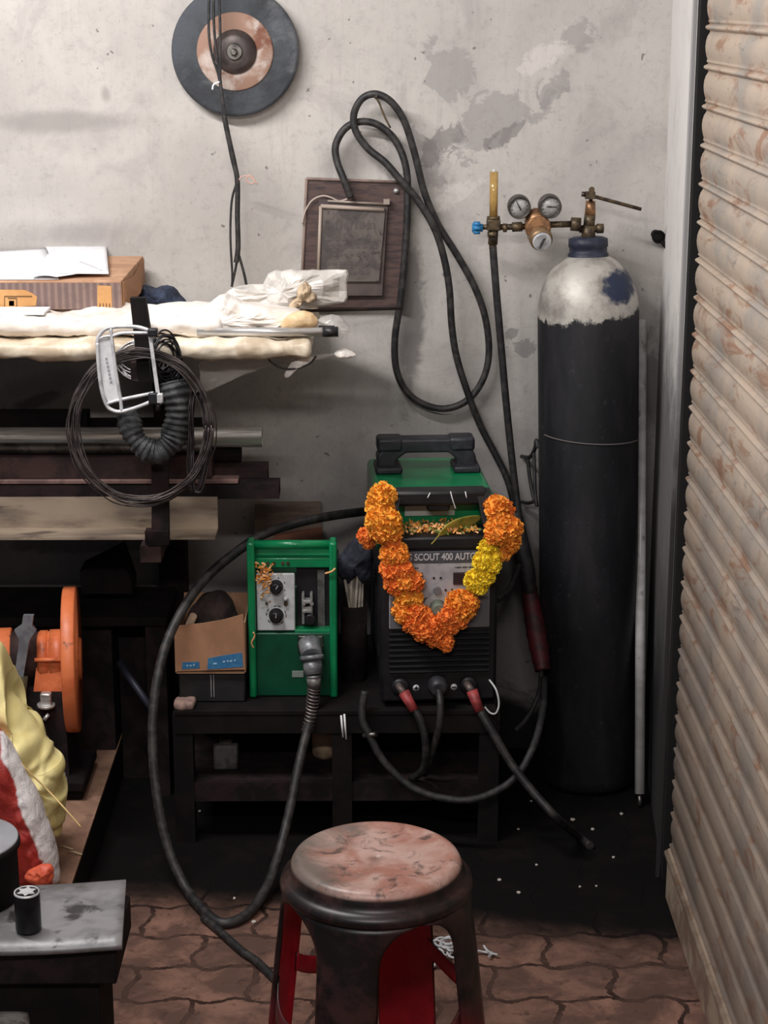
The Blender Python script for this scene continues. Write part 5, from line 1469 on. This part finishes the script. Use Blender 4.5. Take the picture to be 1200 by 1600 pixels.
for k_ in range(4):
    th0 = R(-108 + 90 * k_)
    mb = MB(); nz, nu = 40, 16
    def lf_(u, v):
        z = .394 * (1 - v)
        d_ = max(0, 1 - (.394 - z) / .072)
        ha = R(19.5) + (R(45.2) - R(19.5)) * (1 - math.sqrt(max(0, 1 - d_ ** 2))) if d_ > 0 else R(19.5 - 3.0 * (.322 - z) / .322)
        a = th0 + ha * (2 * u - 1)
        s_ = 2 * u - 1
        rr_ = rad_z(z) + .007 * (1 - abs(s_)) * min(1, v * 3) * 1.0
        rr_ -= .006 * (1 if abs(s_) > .92 else 0) * min(1, v * 4)
        return S0 + Vector((rr_ * math.cos(a), rr_ * math.sin(a), z))
    mb.grid(lf_, nu, nz)
    o = mb.build('leg', [st.m, sred], t, True, False); orient(o); sm = o.modifiers.new('s', 'SOLIDIFY'); sm.thickness = .0035; sm.offset = -1; sm.material_offset = 1; sm.use_rim = True
    mb = MB()
    def bf_(u, v, th0=th0):
        s_ = 2 * u - 1
        a = th0 + R(45) + s_ * R(30); z = .185 + .03 * s_ * s_ * 1.2 - .036 * v
        return S0 + Vector(((rad_z(z) - .008) * math.cos(a), (rad_z(z) - .008) * math.sin(a), z))
    mb.grid(bf_, 20, 3)
    o = mb.build('brace', [st.m, sred], t, True, False); orient(o); sm = o.modifiers.new('s', 'SOLIDIFY'); sm.thickness = .003; sm.offset = -1; sm.material_offset = 1; sm.use_rim = True

# ================================================================== SMALL THINGS ON THE FLOOR
mb = MB(); q = random.Random(21)
cen = [(682, 1478), (690, 1472), (700, 1474), (707, 1480), (696, 1486), (684, 1490), (712, 1488), (703, 1470)]
for cx_, cy_ in cen:
    rx, ry = q.uniform(8, 13), q.uniform(6, 10); ph = q.uniform(0, 6)
    ps = [atz(cx_ + rx * math.cos(ph + a * .55), cy_ + ry * math.sin(ph + a * .55), .006 + .012 * abs(math.sin(a * .5 + ph))) for a in range(13)]
    mb.tube(ps, .0026, 6)
for ps in (((690, 1488), (684, 1500), (676, 1512), (668, 1518)), ((688, 1498), (700, 1508), (716, 1516)), ((716, 1492), (740, 1486), (758, 1488), (778, 1492)), ((756, 1478), (762, 1486), (770, 1490), (764, 1494))):
    mb.tube([atz(x, y, .005 + .004 * (i % 2)) for i, (x, y) in enumerate(ps)], .0026, 6)
tag(mb.build('plastic_string', M['white']), 'tangled curl of white plastic strip on the paving behind the stool', 'plastic strip')
for x, y, s_ in ((873, 1229, 4), (895, 1281, 5), (926, 1296, 4), (971, 1272, 4), (830, 1252, 2.5), (810, 1296, 2.5), (958, 1340, 3.5), (810, 1395, 4), (906, 1386, 2.5), (932, 1385, 2.5), (780, 1375, 4), (838, 1352, 3), (337, 1244, 5), (312, 1268, 3), (396, 1441, 5), (366, 1404, 3)):
    p = atz(x, y, .001); k_ = s_ * .00085; a = q.uniform(0, 3)
    mb = MB(); ps = [(p.x + math.cos(a + i * 1.05) * k_ * q.uniform(.6, 1.1) * 1.4, p.y + math.sin(a + i * 1.05) * k_ * q.uniform(.7, 1.2) * 1.6, .001) for i in range(6)]
    mb.prism(ps, (0, 0, .002))
    tag(mb.build('paper_fleck', mat('fleck', S(186, 176, 168), rough=.9) if 'fleck' not in bpy.data.materials else bpy.data.materials['fleck']), 'tiny pale paper fleck on the dark floor', 'paper', 'pale flecks on the dark floor')
